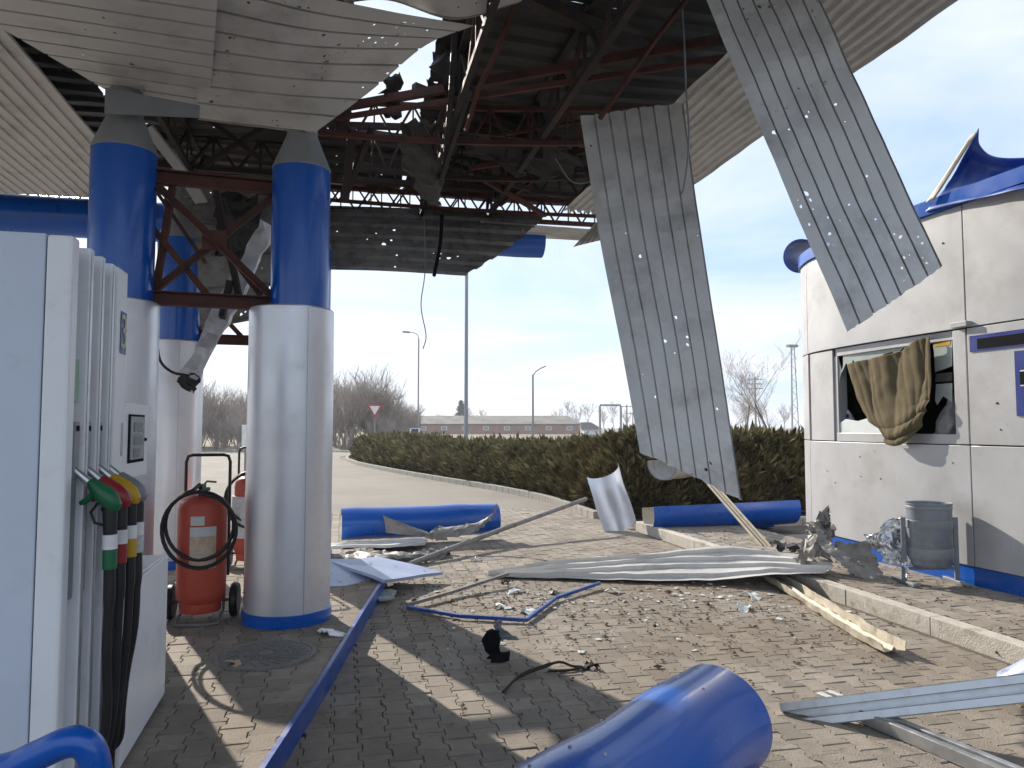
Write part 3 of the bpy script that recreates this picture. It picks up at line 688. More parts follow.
for k, (y, c) in enumerate(zip((3.13, 3.265, 3.405, 3.515), ('green', 'redp', 'yellow', 'whitepaper'))):
    MB().bx(XF - .0215, XF - .0185, y - .03, y + .03, 1.70, 1.86).build('fuel_sticker', mat('sticker_' + c, {'green': (.3, .5, .35), 'redp': (.55, .3, .32), 'yellow': (.55, .5, .2), 'whitepaper': (.5, .55, .55)}[c], .5), t)
    bt = MB(); bt.bx(-1.06, XF - .006, y - .028, y + .028, 1.40, 1.62); bt.bx(-1.06, XF - .012, y - .028, y + .028, .95, 1.40)
    bt.build('nozzle_boot', 'greyp', t, bevel=.006)
    MB().bx(XF - .0055, XF - .003, y - .014, y + .014, 1.585, 1.605).build('boot_slot', 'black', t)
    # nozzle
    col = ('green', 'redp', 'yellow', 'greyp')[k]
    o = V(-.955, y, 1.365)
    nz_ = MB().tube([o + V(-.085, 0, .115), o + V(-.03, 0, .06), o + V(.025, 0, .01)], [.012, .014, .018], 10).build('spout', 'alu', t, smooth=True)
    b_ = MB().tube([o + V(.012, 0, .03), o + V(.035, 0, .005), o + V(.06, 0, -.02), o + V(.085, 0, -.045), o + V(.10, 0, -.07), o + V(.10, 0, -.085)], [.018, .028, .036, .036, .031, .02], 12)
    b_.tube([o + V(.03, 0, -.02), o + V(-.005, 0, -.05), o + V(-.02, 0, -.055)], [.014, .012, .008], 8)
    nb = b_.build('nozzle_body', col, t, smooth=True)
    MB().tube([o + V(.05, 0, -.045), o + V(.02, 0, -.09), o + V(.035, 0, -.13), o + V(.07, 0, -.14)], .006, 6).build('trigger_guard', 'rubber', nb, smooth=True)
    hx = o.x + .085; out = .012 * k
    MB().tube([V(hx, y, 1.335), V(hx + .002, y, 1.26), V(hx + .004, y, 1.19)], [.024, .027, .025], 12).build('grip', 'rubber', t, smooth=True)
    MB().tube([V(hx + .004, y, 1.19), V(hx + .005, y, 1.135)], .0275, 12).build('white_band', 'signwhite', t, smooth=True)
    MB().tube([V(hx + .005, y, 1.135), V(hx + .006, y, 1.06)], .026, 12).build('colour_band', col if k < 3 else 'whitepaper', t, smooth=True)
    pts = [V(hx + .006, y, 1.06), V(hx + .008, y, .95), V(hx + .004, y + .0, .75), V(hx + .01 - out, y + .01, .55), V(hx - .005 - out, y + .02, .40), V(hx - .05, y + .03, .27), V(hx - .10, y + .05, .2)]
    MB().tube([cr1(pts, q / 24) for q in range(25)], [.021 if q < 5 else .0165 for q in range(25)], 10).build('hose', 'rubber', t, smooth=True)
# display head and lower cabinet
dh = MB().bx(-1.5, XF + .003, 3.705, 4.14, 1.355, 1.715).build('display_head', 'whitepaint', t, bevel=.008)
MB().bx(XF + .0035, XF + .008, 3.775, 4.05, 1.43, 1.66).build('display_frame', 'black', dh)
MB().bx(XF + .0085, XF + .011, 3.795, 4.035, 1.445, 1.65).build('display_glass', 'screen', dh)
for z0, w in ((1.60, .15), (1.535, .15), (1.475, .11)):
    MB().bx(XF + .0115, XF + .013, 3.85, 3.85 + w, z0 - .022, z0 + .022).build('display_digits', 'lcd', dh)
MB().bx(XF + .004, XF + .012, 4.07, 4.085, 1.53, 1.545).build('lock', 'black', dh)
MB().bx(XF + .005, XF + .0065, 3.66, 3.69, 1.47, 1.62).build('notice_sticker', 'whitepaper', blk)
MB().bx(-1.5, XF - .05, 3.705, 4.14, .90, 1.354).build('meter_panel', 'greypaint', t, bevel=.004)
lc = MB().bx(-1.5, XF - .02, 3.56, 4.46, .125, .88).build('pump_housing', 'greypaint', t)
R_ = Matrix.Rotation(radians(1.5), 3, 'Z')
MB().box((-.938, 4.01, .515), (.022, .93, .75), R_).build('housing_door', 'whitepaint', t, bevel=.005)
MB().bx(-1.5, -.95, 3.54, 4.47, .8825, .895).build('housing_lid', 'whitepaint', t, bevel=.003)
MB().box((-.9258, 3.78, .80), (.004, .02, .025)).build('door_lock', 'black', t)
# blue crash rail in the near corner
t = thing('crash_rail', at(40, 750, 1.95) * 1.0, 'thick blue crash rail bent down in the bottom left corner', 'guard rail')
pts = [at(-210, 806, 1.95), at(-100, 788, 1.94), at(0, 770, 1.93), at(38, 755, 1.93), at(68, 742, 1.93), at(86, 745, 1.94), at(95, 764, 1.95), at(97, 800, 1.96)]
foot = V(pts[-1].x, pts[-1].y, .12)
MB().tube([cr1(pts, q / 40) for q in range(41)] + [foot], .038, 20).build('rail', 'blue', t, smooth=True)
MB().lathe([(.10, .118), (.10, .13), (.05, .132)], (foot.x, foot.y, 0), 20).build('foot_plate', 'blue', t, smooth=True)

# ------------------------------------------------------------------ wheeled fire extinguishers
def extinguisher(c, label, s=1., yaw=0.):
    t = thing('fire_extinguisher', c, label, 'fire extinguisher', 'wheeled fire extinguishers between the columns')
    x, y, z = c
    tank = MB().lathe([(0.09, .075), (.145, .08), (.15, .095), (.15, .15), (.172, .18), (.178, .22), (.178, .85), (.172, .895), (.15, .93), (.10, .955), (.04, .962)], c, 36).build('tank', 'red', t, smooth=True)
    MB().lathe([(.1805, .30), (.1805, .306)], c, 36).build('weld_band', 'red', tank, smooth=True)
    def patch(a0, a1, z0, z1, m, nm):
        MB().grid(lambda u, v: V(x + .1805 * sin(a0 + (a1 - a0) * u), y - .1805 * cos(a0 + (a1 - a0) * u), z + z0 + (z1 - z0) * v), 8, 2).build(nm, m, tank)
    patch(-.32, .75, .42, .66, 'paper', 'instruction_label'); patch(-.32, .75, .66, .73, 'whitepaper', 'label_header')
    patch(-.3, .25, .742, .81, 'whitepaper', 'small_sticker')
    mb = MB().tube([V(x, y, z + .97), V(x, y, z + 1.04)], .022, 12).tube([V(x, y, z + 1.03), V(x + .03, y - .02, z + 1.06), V(x + .10, y - .04, z + 1.055)], .008, 8)
    mb.tube([V(x - .03, y, z + 1.0), V(x + .05, y, z + 1.0)], .014, 8)
    mb.build('valve', 'iron', t, smooth=True)
    hw = .165
    pts = [V(x - hw, y + .2, z + .3), V(x - hw, y + .2, z + 1.20), V(x - hw + .015, y + .2, z + 1.245), V(x - hw + .05, y + .2, z + 1.255), V(x + hw - .05, y + .2, z + 1.255), V(x + hw - .015, y + .2, z + 1.245), V(x + hw, y + .2, z + 1.2), V(x + hw, y + .2, z + .3)]
    MB().tube(pts, .0125, 8).build('handle', 'rubber', t, smooth=True)
    pts = [V(x - .15, y + .16, z + .32), V(x - .15, y + .1, z + .06), V(x - .15, y - .16, z + .015), V(x + .05, y - .2, z + .015), V(x + .15, y - .16, z + .015), V(x + .15, y + .1, z + .06), V(x + .15, y + .16, z + .32)]
    MB().tube(pts, .011, 8).build('stand', 'iron', t, smooth=True)
    MB().tube([V(x - .25, y + .1, z + .13), V(x + .25, y + .1, z + .13)], .012, 8).build('axle', 'iron', t, smooth=True)
    RX = Matrix.Rotation(pi / 2, 3, 'Y')
    for sx in (-1, 1):
        w = MB().lathe([(.085, -.028), (.118, -.03), (.13, -.015), (.13, .015), (.118, .03), (.085, .028)], (x + sx * .235, y + .1, z + .13), 28, R=RX).build('wheel', 'rubber', t, smooth=True)
        MB().lathe([(.0, -.022), (.07, -.022), (.084, -.012), (.084, .012), (.07, .022), (0, .022)], (x + sx * .235, y + .1, z + .13), 20, R=RX).build('rim', 'greyp', w, smooth=True)
    rnd = random.Random(int(x * 100))
    loops = [(0, 1.04, .255, .30, -.19), (.01, .94, .20, .235, -.21)]
    pts = []
    for k in range(61):
        a = pi / 2 + k / 60 * 4 * pi; f = k / 60
        r = .275 - .04 * (1 - f); cz = .70 + .07 * (1 - f)
        pts.append(V(x + .01 + r * .98 * cos(a), y - .185 - .03 * f - .02 * sin(a), z + cz + r * 1.08 * sin(a) * (1 if sin(a) < 0 else .95)))
    pts = [V(x - .02, y, z + 1.0), V(x - .01, y - .1, z + 1.04)] + pts[1:]
    MB().tube(pts, .0145, 8).build('hose', 'rubber', t, smooth=True)
    return t
e1 = at(203, 500, 5.75); e1.z = .122
extinguisher(e1, 'red wheeled fire extinguisher with its hose coiled round the tank, standing in front')
e2 = at(252, 500, 7.95); e2.z = .122
t2 = extinguisher(e2, 'second wheeled fire extinguisher half hidden behind the silver column')
MB().lathe([(.20, .32), (.205, .62), (.20, .75)], e2, 30).build('plastic_wrap', 'plasticbag', t2, smooth=True)

# small white sign box behind
c = at(247, 436, 20); t = thing('notice_post', V(c.x, c.y, 0), 'small white box on a striped post beyond the extinguishers', 'post')
MB().tube([V(c.x, c.y, -.02), V(c.x, c.y, c.z - .28)], .06, 10).build('post', 'iron', t, smooth=True)
MB().box(c, (.26, .1, .6)).build('box', 'signwhite', t, bevel=.01)

# ------------------------------------------------------------------ kiosk
KP = [V(6.5, -1.6, 0), V(6.15, 1.0, 0), V(5.90, 3.4, 0), V(5.765, 5.6, 0), V(5.725, 7.0, 0), V(5.76, 8.0, 0), V(5.87, 8.5, 0), V(6.09, 8.92, 0), V(6.45, 9.2, 0), V(7.0, 9.36, 0), V(8.2, 9.4, 0)]
KN = 400; KC = [cr1(KP, k / KN) for k in range(KN + 1)]
KS = [0.]
for a, b in zip(KC, KC[1:]): KS.append(KS[-1] + (b - a).length)
def kpt(s, off=0.):
    s = min(max(s, 0), KS[-1]); lo, hi = 0, KN
    while hi - lo > 1:
        m_ = (lo + hi) // 2
        if KS[m_] <= s: lo = m_
        else: hi = m_
    f = (s - KS[lo]) / max(1e-9, KS[hi] - KS[lo]); p = KC[lo].lerp(KC[hi], f); d = (KC[hi] - KC[lo]).normalized()
    return p + V(-d.y, d.x, 0) * off            # + = outward (towards the forecourt)
def s_at_y(y): return min(range(KN + 1), key=lambda k: abs(KC[k].y - y) + (100 if KS[k] > 11.4 else 0))
def sy(y): return KS[s_at_y(y)]
def kpanel(s0, s1, z0, z1, off0=-.03, off1=0., mb=None):
    n = max(2, int((s1 - s0) / .12)); mb = mb or MB(); vs = []
    for i in range(n + 1):
        s = s0 + (s1 - s0) * i / n
        vs += [kpt(s, off0) + V(0, 0, z0), kpt(s, off1) + V(0, 0, z0), kpt(s, off1) + V(0, 0, z1), kpt(s, off0) + V(0, 0, z1)]
    fs = [(3, 2, 1, 0), (4 * n, 4 * n + 1, 4 * n + 2, 4 * n + 3)]
    for i in range(n):
        for k in range(4): fs.append((4 * i + k, 4 * i + (k + 1) % 4, 4 * i + 4 + (k + 1) % 4, 4 * i + 4 + k))
    return mb.add(vs, fs)
kiosk = thing('kiosk', V(7, 5, .12), 'white panelled station kiosk with rounded corner and shattered window', 'building')
S = [0, sy(1.2), sy(3.55), sy(5.865), sy(8.47), KS[-1]]
ZW0, ZW1, ZTOP = 1.43, 2.54, 3.73
sw0, sw1 = sy(5.99), sy(7.83)
g = .006
for i in range(5):
    kpanel(S[i] + g, S[i + 1] - g, .30, ZW0 - g).build('wall_panel', 'panel', kiosk, smooth=True, bevel=.004)
    kpanel(S[i] + g, S[i + 1] - g, ZW1 + g, ZTOP).build('wall_panel', 'panel', kiosk, smooth=True, bevel=.004)
    if i != 3: kpanel(S[i] + g, S[i + 1] - g, ZW0 + g, ZW1 - g).build('wall_panel', 'panel', kiosk, smooth=True, bevel=.004)
kpanel(sw1 + .02, S[4] - g, ZW0 + g, ZW1 - g, -.05, -.02).build('wall_panel', 'panel', kiosk, smooth=True, bevel=.004)
mb = MB()
for i, (z0, z1) in enumerate(((.0, ZW0 - .02), (ZW1 + .02, ZTOP + .02))): kpanel(0, KS[-1], z0, z1, -.16, -.06, mb)
kpanel(0, sw0, ZW0 - .02, ZW1 + .02, -.16, -.06, mb); kpanel(sw1, KS[-1], ZW0 - .02, ZW1 + .02, -.16, -.06, mb)
mb.build('wall_core', 'panel_core', kiosk)
kpanel(0, KS[-1], .10, .292, -.05, -.018).build('skirting', 'blue', kiosk, smooth=True)
rb = kpanel(0, KS[-1] - .1, ZTOP + .004, ZTOP + .15, -.2, .03).build('roof_band', 'blue', kiosk, smooth=True)
poly = [kpt(KS[-1] * k / 60, -.1) for k in range(61)] + [V(10.5, 9.3, 0), V(10.5, -1.6, 0)]
n = len(poly)
MB().add([p + V(0, 0, zz_) for zz_ in (ZTOP + .02, ZTOP + .12) for p in poly], [tuple(range(n))[::-1], tuple(range(n, 2 * n))] + [(i, (i + 1) % n, n + (i + 1) % n, n + i) for i in range(n)]).build('roof', 'greypaint', kiosk)
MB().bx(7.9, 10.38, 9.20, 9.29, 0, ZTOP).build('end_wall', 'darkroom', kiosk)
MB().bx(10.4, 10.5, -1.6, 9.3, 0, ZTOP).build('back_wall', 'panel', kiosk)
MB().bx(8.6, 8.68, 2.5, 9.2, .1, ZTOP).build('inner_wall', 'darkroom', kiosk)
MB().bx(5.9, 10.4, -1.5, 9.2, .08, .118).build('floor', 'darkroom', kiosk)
MB().bx(5.9, 10.4, -1.6, -1.5, 0, ZTOP).build('end_wall', 'panel', kiosk)
rnd = random.Random(61)
for k in range(17):
    s_ = rnd.uniform(sy(3.9), sy(8.3)); z_ = rnd.choice((rnd.uniform(.5, 1.38), rnd.uniform(2.6, 3.6), rnd.uniform(.5, 1.38)))
    if s_ < sy(5.8) and rnd.random() < .5: z_ = rnd.uniform(1.5, 2.2)
    p = kpt(s_, .0012) + V(0, 0, z_); r = rnd.uniform(.003, .0065)
    MB().lathe([(r * 1.8, -.001), (r * 1.5, .004), (r, .003), (r * .8, -.004), (0, -.006)], p, 9, R=Matrix.Rotation(-pi / 2, 3, 'Y')).build('shrapnel_pit', ['black'], kiosk)
# window with frame, broken glass
win = kpanel(sw0, sw1, ZW0 + .0, ZW0 + .10, -.16, -.035).build('window_frame', 'panel', kiosk, smooth=True, bevel=.004)
kpanel(sw0, sw1, ZW1 - .09, ZW1 - .0, -.16, -.045).build('frame_rail', 'panel', win, smooth=True, bevel=.004)
kpanel(sw0 - .10, sw0 + .05, ZW0 + .005, ZW1 - .005, -.16, -.012).build('frame_post', 'panel', win, smooth=True, bevel=.006)
kpanel(sw1 - .05, sw1 + .02, ZW0 + .10, ZW1 - .09, -.16, -.04).build('frame_post', 'panel', win, smooth=True, bevel=.004)
MB().bx(5.70, 5.77, 5.80, 5.99, 2.55, 2.60).build('bracket', 'greypaint', kiosk, bevel=.004)
xw = 5.80
def pane(pts, nm='glass_shard', m='glass', x=xw):
    n = len(pts); q = [atx(a, b, x) for a, b in pts] + [atx(a, b, x) + V(.005, 0, 0) for a, b in pts]
    MB().add(q, [tuple(range(n)), tuple(range(n, 2 * n))[::-1]] + [(i, n + i, n + (i + 1) % n, (i + 1) % n) for i in range(n)]).build(nm, m, win)
pane([(838, 355), (842, 372), (846, 363), (850, 368), (853, 360), (857, 365), (861, 362), (868, 361), (879, 358), (884, 354), (892, 352), (897, 354), (903, 348), (911, 349), (914, 343), (914, 340), (838, 352)])
pane([(932, 340), (934, 352), (935, 372), (944, 369), (952, 366), (952, 338)])
pane([(936, 384), (935, 400), (937, 405), (943, 396), (952, 402), (952, 383)])
pane([(838, 424), (846, 419), (858, 421), (872, 417), (884, 424), (890, 437), (838, 438)])
pane([(838, 354), (838, 395), (840, 378), (843, 366), (843, 354)])
pane([(934, 336), (934, 347), (950, 345), (950, 334)], 'window_sticker', 'yellow', xw - .004)
pane([(936, 374), (935, 382), (952, 381), (952, 372)], 'window_bar', 'iron', xw + .05)
# things inside the window
t = thing('plastic_bag', atx(944, 434, 5.98), 'pale plastic bag slumped inside the right of the kiosk window', 'bag')
crumple([[atx(935, 436, 5.98), atx(944, 437, 5.90), atx(956, 437, 5.98)], [atx(937, 420, 5.98), atx(946, 418, 5.88), atx(958, 415, 5.98)], [atx(946, 402, 6.0), atx(951, 398, 5.95), atx(957, 394, 6.02)]], 10, 12, .03, 5, 9).build('bag_film', 'plasticbag', t, smooth=True)
t = thing('plastic_bag', atx(850, 426, 5.98), 'white bag with a blue mark in the left of the kiosk window', 'bag')
crumple([[atx(841, 428, 5.95), atx(850, 428, 5.9), atx(858, 426, 5.95)], [atx(842, 416, 5.95), atx(848, 412, 5.9), atx(854, 418, 5.95)], [atx(845, 410, 5.97), atx(847, 409, 5.95), atx(850, 411, 5.97)]], 8, 8, .015, 7, 9).build('bag_film', 'signwhite', t, smooth=True)
MB().box(atx(847, 416, 5.88), (.01, .05, .04)).build('blue_mark', 'hazeblue', t)
# blanket
P = [[atx(847, 365, 5.74), atx(862, 361, 5.75), atx(880, 357, 5.74), atx(905, 350, 5.75), atx(920, 340, 5.74), atx(934, 337, 5.74)],
     [atx(853, 385, 5.74), atx(868, 383, 5.74), atx(884, 381, 5.72), atx(905, 378, 5.75), atx(922, 374, 5.73), atx(935, 372, 5.73)],
     [atx(861, 405, 5.73), atx(872, 407, 5.71), atx(888, 408, 5.70), atx(908, 404, 5.70), atx(922, 396, 5.71), atx(934, 386, 5.72)],
     [atx(870, 420, 5.70), atx(879, 424, 5.67), atx(892, 426, 5.65), atx(908, 420, 5.66), atx(921, 408, 5.69), atx(932, 400, 5.70)],
     [atx(884, 430, 5.68), atx(888, 436, 5.65), atx(895, 438, 5.63), atx(907, 432, 5.64), atx(918, 420, 5.67), atx(929, 410, 5.69)],
     [atx(886, 440, 5.67), atx(889, 444, 5.65), atx(896, 446, 5.63), atx(905, 444, 5.64), atx(913, 438, 5.66), atx(924, 425, 5.69)]]
def drape(u, v):
    p = surf(P, u, v)
    fold = (abs(sin(u * 11 + v * 1.2 + noise.noise(V(u * 3, v, 2)))) ** .8 * .042 + abs(sin(u * 31 - v * 2 + 2 * noise.noise(V(u * 4, v * 3, 7)))) * .012) * (1 - v) ** .6 + abs(sin(v * 15 - (u - .45) ** 2 * 9)) ** .7 * .035 * min(1, max(0, v - .4) * 2.5)
    return p + V(-1, 0, 0) * (fold + noise.noise(p * 7) * .012)
MB().grid(drape, 110, 90).build('blanket', 'cloth', smooth=True, solid=.003, label='brown blanket hung through the broken kiosk window', cat='blanket')
# wall signs
def wsign(nm, pts, m, x, th=.006, parent=None, **k):
    n = len(pts); q = [atx(a, b, x) for a, b in pts]; q = q + [p + V(th, 0, 0) for p in q]
    return MB().add(q, [tuple(range(n)), tuple(range(n, 2 * n))[::-1]] + [(i, n + i, n + (i + 1) % n, (i + 1) % n) for i in range(n)]).build(nm, m, parent, **k)
y0, y1 = atx(967, 340, 5.71).y, 3.95
t = thing('strip_sign', V(5.71, y0, 2.3), 'long dark blue strip sign on the kiosk wall', 'sign')
za, zb = atx(967, 336, 5.71).z, atx(967, 352, 5.71).z
kpanel(sy(y1), sy(y0), zb, za, .002, .010).build('board', 'hazeblue', t)
kpanel(sy(y1 + .03), sy(y0 - .09), zb + .02, za - .035, .0105, .0125).build('lettering_band', 'black', t)
t = thing('wall_sign', V(5.71, 5.1, 1.7), 'blue rectangular wall sign cut by the right picture edge', 'sign')
ya = atx(1009, 380, 5.71).y; za, zb = atx(1009, 351, 5.71).z, atx(1011, 416, 5.71).z
kpanel(sy(ya - .55), sy(ya), zb, za, .002, .010).build('board', 'hazeblue', t)
kpanel(sy(ya - .45), sy(ya - .06), zb + .26, zb + .40, .0105, .0125).build('frame_line', 'signwhite', t)
kpanel(sy(ya - .44), sy(ya - .07), zb + .272, zb + .388, .013, .015).build('lettering_band', 'black', t)
MB().lathe([(.03, -.002), (.03, .002)], (kpt(sy(ya - .16), .012).x, ya - .16, zb + .47), 20, R=Matrix.Rotation(pi / 2, 3, 'Y')).build('emblem_dot', 'signwhite', t)
# torn fascia on the kiosk roof and rolled end
P = [[atx(926, 212, 5.70), atx(955, 204, 5.70), atx(990, 196, 5.70), atx(1060, 180, 5.70)],
     [atx(945, 186, 5.78), atx(965, 183, 5.86), atx(998, 182, 5.9), atx(1060, 170, 5.95)],
     [atx(962, 160, 5.76), atx(972, 160, 5.9), atx(1000, 170, 6.0), atx(1060, 165, 6.1)],
     [atx(978, 128, 5.62), atx(980, 146, 5.74), atx(1000, 158, 5.9), atx(1060, 156, 6.05)]]
MB().grid(lambda u, v: surf(P, u, v) + V(noise.noise(surf(P, u, v) * 3) * .02, 0, 0), 26, 20).build('torn_fascia', 'blue_dusty', smooth=True, solid=.012, label='torn blue fascia curling up above the kiosk roof edge', cat='fascia')
Q = [atx(934, 200, 5.69), atx(950, 176, 5.70), atx(978, 132, 5.60)]
MB().grid(lambda u, v: cr1(Q, v) + V(.0, .10 * (1 - .3 * v) * (u - .1), .0) + V(-.012, 0, 0), 3, 12).build('fascia_edge', 'cream', smooth=True, solid=.01, label='pale bent edge of the torn kiosk fascia', cat='fascia')
half_pipe(at(800, 256, 10.2), at(840, 256, 11.6), .235, radians(-170), radians(170), nlen=6).build('fascia_roll', ['blue', 'blue'], smooth=True, label='blue fascia roll end at the far corner of the kiosk roof', cat='fascia', group='blue round fascia pieces')

# ------------------------------------------------------------------ litter bin and wreckage against the kiosk
c = G(931, 583, .122)
t = thing('litter_bin', c, 'grey steel litter bin swinging in its stand by the kiosk', 'litter bin')
RZ = Matrix.Rotation(radians(6), 3, 'Y')
MB().lathe([(.02, .17), (.19, .17), (.205, .19), (.21, .74), (.216, .745), (.216, .76), (.20, .755), (.19, .25), (.02, .24)], c, 32, squash=.85).build('bucket', 'bin', t, smooth=True)
for z0, z1 in ((.24, .34), (.52, .60), (.70, .73)):
    MB().lathe([(.2115, z0), (.2145, z0 + .004), (.2145, z1 - .004), (.2115, z1)], c, 32, squash=.85).build('band', 'greyp', t, smooth=True)
dx = RGT
for s in (-1, 1):
    MB().beam(c + dx * s * .25 + V(0, 0, .02), c + dx * s * .25 + V(0, 0, .62), .045, .02, FWD).build('stand_post', 'bin', t, bevel=.004)
    MB().beam(c + dx * s * .25 - FWD * .2 + V(0, 0, .015), c + dx * s * .25 + FWD * .2 + V(0, 0, .015), .05, .03).build('stand_foot', 'bin', t, bevel=.004)
MB().beam(c - dx * .25 + V(0, 0, .14), c + dx * .25 + V(0, 0, .14), .03, .03).build('stand_bar', 'bin', t)
crumple([[at(897, 515, 7.3), at(905, 517, 7.3), at(915, 520, 7.3)], [at(872, 531, 7.35), at(890, 535, 7.25), at(910, 542, 7.2)], [at(868, 541, 7.4), at(888, 552, 7.2), at(908, 563, 7.1)], [at(884, 558, 7.2), at(900, 568, 7.1), at(908, 577, 7.0)]], 30, 30, .05, 2, 8).build('foil_sheet', 'foil', label='wrinkled silvery foil sheet propped against the litter bin', cat='foil sheet')
crumple([[at(836, 541, 7.7), at(852, 543, 7.7), at(868, 541, 7.7)], [at(838, 556, 7.6), at(856, 560, 7.55), at(876, 562, 7.5)], [at(850, 572, 7.4), at(868, 580, 7.3), at(886, 582, 7.3)]], 22, 18, .03, 4, 6, .01).build('torn_plate', 'torn', label='torn brown-grey metal plate lying below the kiosk window', cat='torn sheet')
crumple([[at(816, 521, 7.9), at(824, 513, 7.9), at(833, 514, 7.9)], [at(806, 534, 7.9), at(820, 528, 7.7), at(834, 528, 7.9)], [at(804, 548, 7.9), at(818, 546, 7.6), at(830, 545, 7.9)], [at(798, 556, 7.9), at(816, 556, 7.6), at(828, 553, 7.8)]], 16, 18, .10, 9, 8, .035).build('crumpled_sheet', 'torn', label='crumpled jagged metal standing upright by the kiosk corner', cat='torn sheet')
crumple([[at(815, 530, 7.6), at(823, 530, 7.6)], [at(824, 550, 7.4), at(834, 546, 7.4)], [at(846, 567, 7.2), at(854, 560, 7.2)], [at(872, 580, 7.0), at(884, 572, 7.0)]], 6, 24, .02, 11, 7, .006).build('twisted_strip', 'torn', label='twisted metal strip trailing from the crumpled sheet', cat='torn sheet')
crumple([[at(776, 542, 8.9), at(790, 541, 8.9), at(802, 546, 8.8)], [at(776, 552, 8.8), at(790, 552, 8.7), at(802, 556, 8.6)]], 14, 8, .06, 13, 6, .02).build('crumpled_sheet', 'burnt', label='small dark crumpled scrap left of the jagged metal', cat='torn sheet')
# flattened corrugated sheet on the paving
P = [[G(487, 573, .03), G(560, 561, .05), G(640, 554, .14), G(720, 546, .24), G(775, 551, .20), G(832, 561, .24)],
     [G(484, 575, .02), G(560, 569, .06), G(640, 565, .10), G(720, 562, .13), G(775, 562, .17), G(836, 567, .20)],
     [G(490, 577, .02), G(560, 578, .03), G(640, 580, .04), G(720, 579, .07), G(775, 575, .15), G(828, 573, .18)]]
for r in P:
    for i, p in enumerate(r): r[i] = p + V(0, 0, .0)
sheet(P, 4, 'u', .04, [(0, 0), (.5, .1), (.55, .8), (.62, .9), (.68, 0), (1, 0)], 80, 14, 4, 41, .011, ragged=.03).build('flattened_sheet', 'soffit', label='flattened ribbed grey sheet lying across the paving', cat='metal sheet')
# rails
def rail(p, q, label, m='whitewood', w=.12, h=.055, up=(0, 0, 1), n=6, wob=.0, seed=0):
    rnd = random.Random(seed); pts = [p.lerp(q, k / n) + V(0, 0, 1) * (rnd.uniform(-wob, wob) if 0 < k < n else 0) for k in range(n + 1)]
    mb = MB(); t = .008
    for a, b in zip(pts, pts[1:]):
        mb.prism(a, b, [(-w / 2, 0), (w / 2, 0), (w / 2, h), (w / 2 - t, h), (w / 2 - t, t), (t / 2, t), (t / 2, h * .8), (-t / 2, h * .8), (-t / 2, t), (-w / 2 + t, t), (-w / 2 + t, h), (-w / 2, h)], up)
    return mb.build('metal_rail', m, label=label, cat='rail')
def gutter(pts, w, label, seed):
    d = (pts[-1] - pts[0]); sx = V(d.y, -d.x, 0).normalized(); sec = [(-.5, .07), (-.46, .0), (-.1, .012), (.0, .035), (.1, .012), (.42, .0), (.5, .06)]
    def fn(u, v):
        k = u * (len(sec) - 1); i = min(int(k), len(sec) - 2); f = k - i
        a = sec[i][0] * (1 - f) + sec[i + 1][0] * f; h = sec[i][1] * (1 - f) + sec[i + 1][1] * f
        p = cr1(pts, v) + sx * a * w + V(0, 0, h)
        return p + V(noise.noise(p * 9 + V(seed, 0, 0)), noise.noise(p * 9 + V(0, seed, 0)), noise.noise(p * 7 + V(0, 0, seed)) * 1.2) * .014
    return MB().grid(fn, 12, 46).build('metal_gutter', 'whitewood', solid=.006, label=label, cat='rail')
gutter([G(757, 570, .05), G(800, 596, .02), G(850, 628, .02), G(894, 652, .04)], .17, 'battered cream gutter lying along the kerb', 1)
rail(at(768, 550, 9.3), at(710, 484, 11.4), 'cream rail leaning on the blue half pipe by the hedge', w=.10, h=.05, up=(-.4, -.5, .8))
def channel(p, q, up, label, w=.12):
    b = w / 2; prof = [(-b, -.03), (b, -.03), (b, .03), (b - .006, .034), (b * .36, .034), (b * .32, .03), (b * .32, -.02), (-b * .32, -.02), (-b * .32, .03), (-b * .36, .034), (-b + .006, .034), (-b, .03)]
    return MB().prism(p, q, prof, up).build('metal_channel', 'alu', label=label, cat='channel profile')
channel(at(1070, 683, 3.72), at(783, 716, 4.25), (-.42, -.80, .35), 'silver double channel profile propped near the right picture edge', .135)
channel(G(1085, 806, .034), G(824, 697, .034), (0, 0, 1), 'silver channel profile lying flat under the propped one', .115)
# blue padded piece at the right edge
t = thing('fascia_corner', at(1010, 690, 4.4), 'pale blue bent panel piece cut by the right picture edge', 'fascia')
mb = half_pipe(at(1012, 692, 4.5), at(1100, 655, 4.2), .13, radians(-100), radians(60), nlen=6, dent=.02, seed=3)
mb.build('shell', ['pale_blue', 'black'], t, smooth=True)
# foreground blue cylinder shell
B = st(.96, 3.52, .245); A = st(.96 - .62 * 2.3, 3.52 - .78 * 2.3, .25)
big = half_pipe(A, B, .25, radians(-150), radians(150), nlen=24, nseg=44, dent=.016, seed=2).build('fascia_roll', ['blue', 'cream'], smooth=True, label='large glossy blue rolled fascia lying in the foreground', cat='fascia', group='blue round fascia pieces')
ax = (B - A).normalized(); upb = (V(0, 0, 1) - ax * ax.z).normalized(); sxb = ax.cross(upb); rnd = random.Random(4)
for k in range(14):
    a_ = rnd.choice((-.55, -.2, .35)) + rnd.gauss(0, .06); p = A.lerp(B, rnd.uniform(.35, .97)) + (upb * cos(a_) + sxb * sin(a_)) * .252
    p += (upb * cos(a_) + sxb * sin(a_)) * noise.noise(p * 2.6 + V(2, 0, 0)) * .016
    MB().lathe([(.007, -.004), (.006, .002), (.0, .003)], p, 8).build('rivet', 'iron' if k % 2 else 'alu', big)
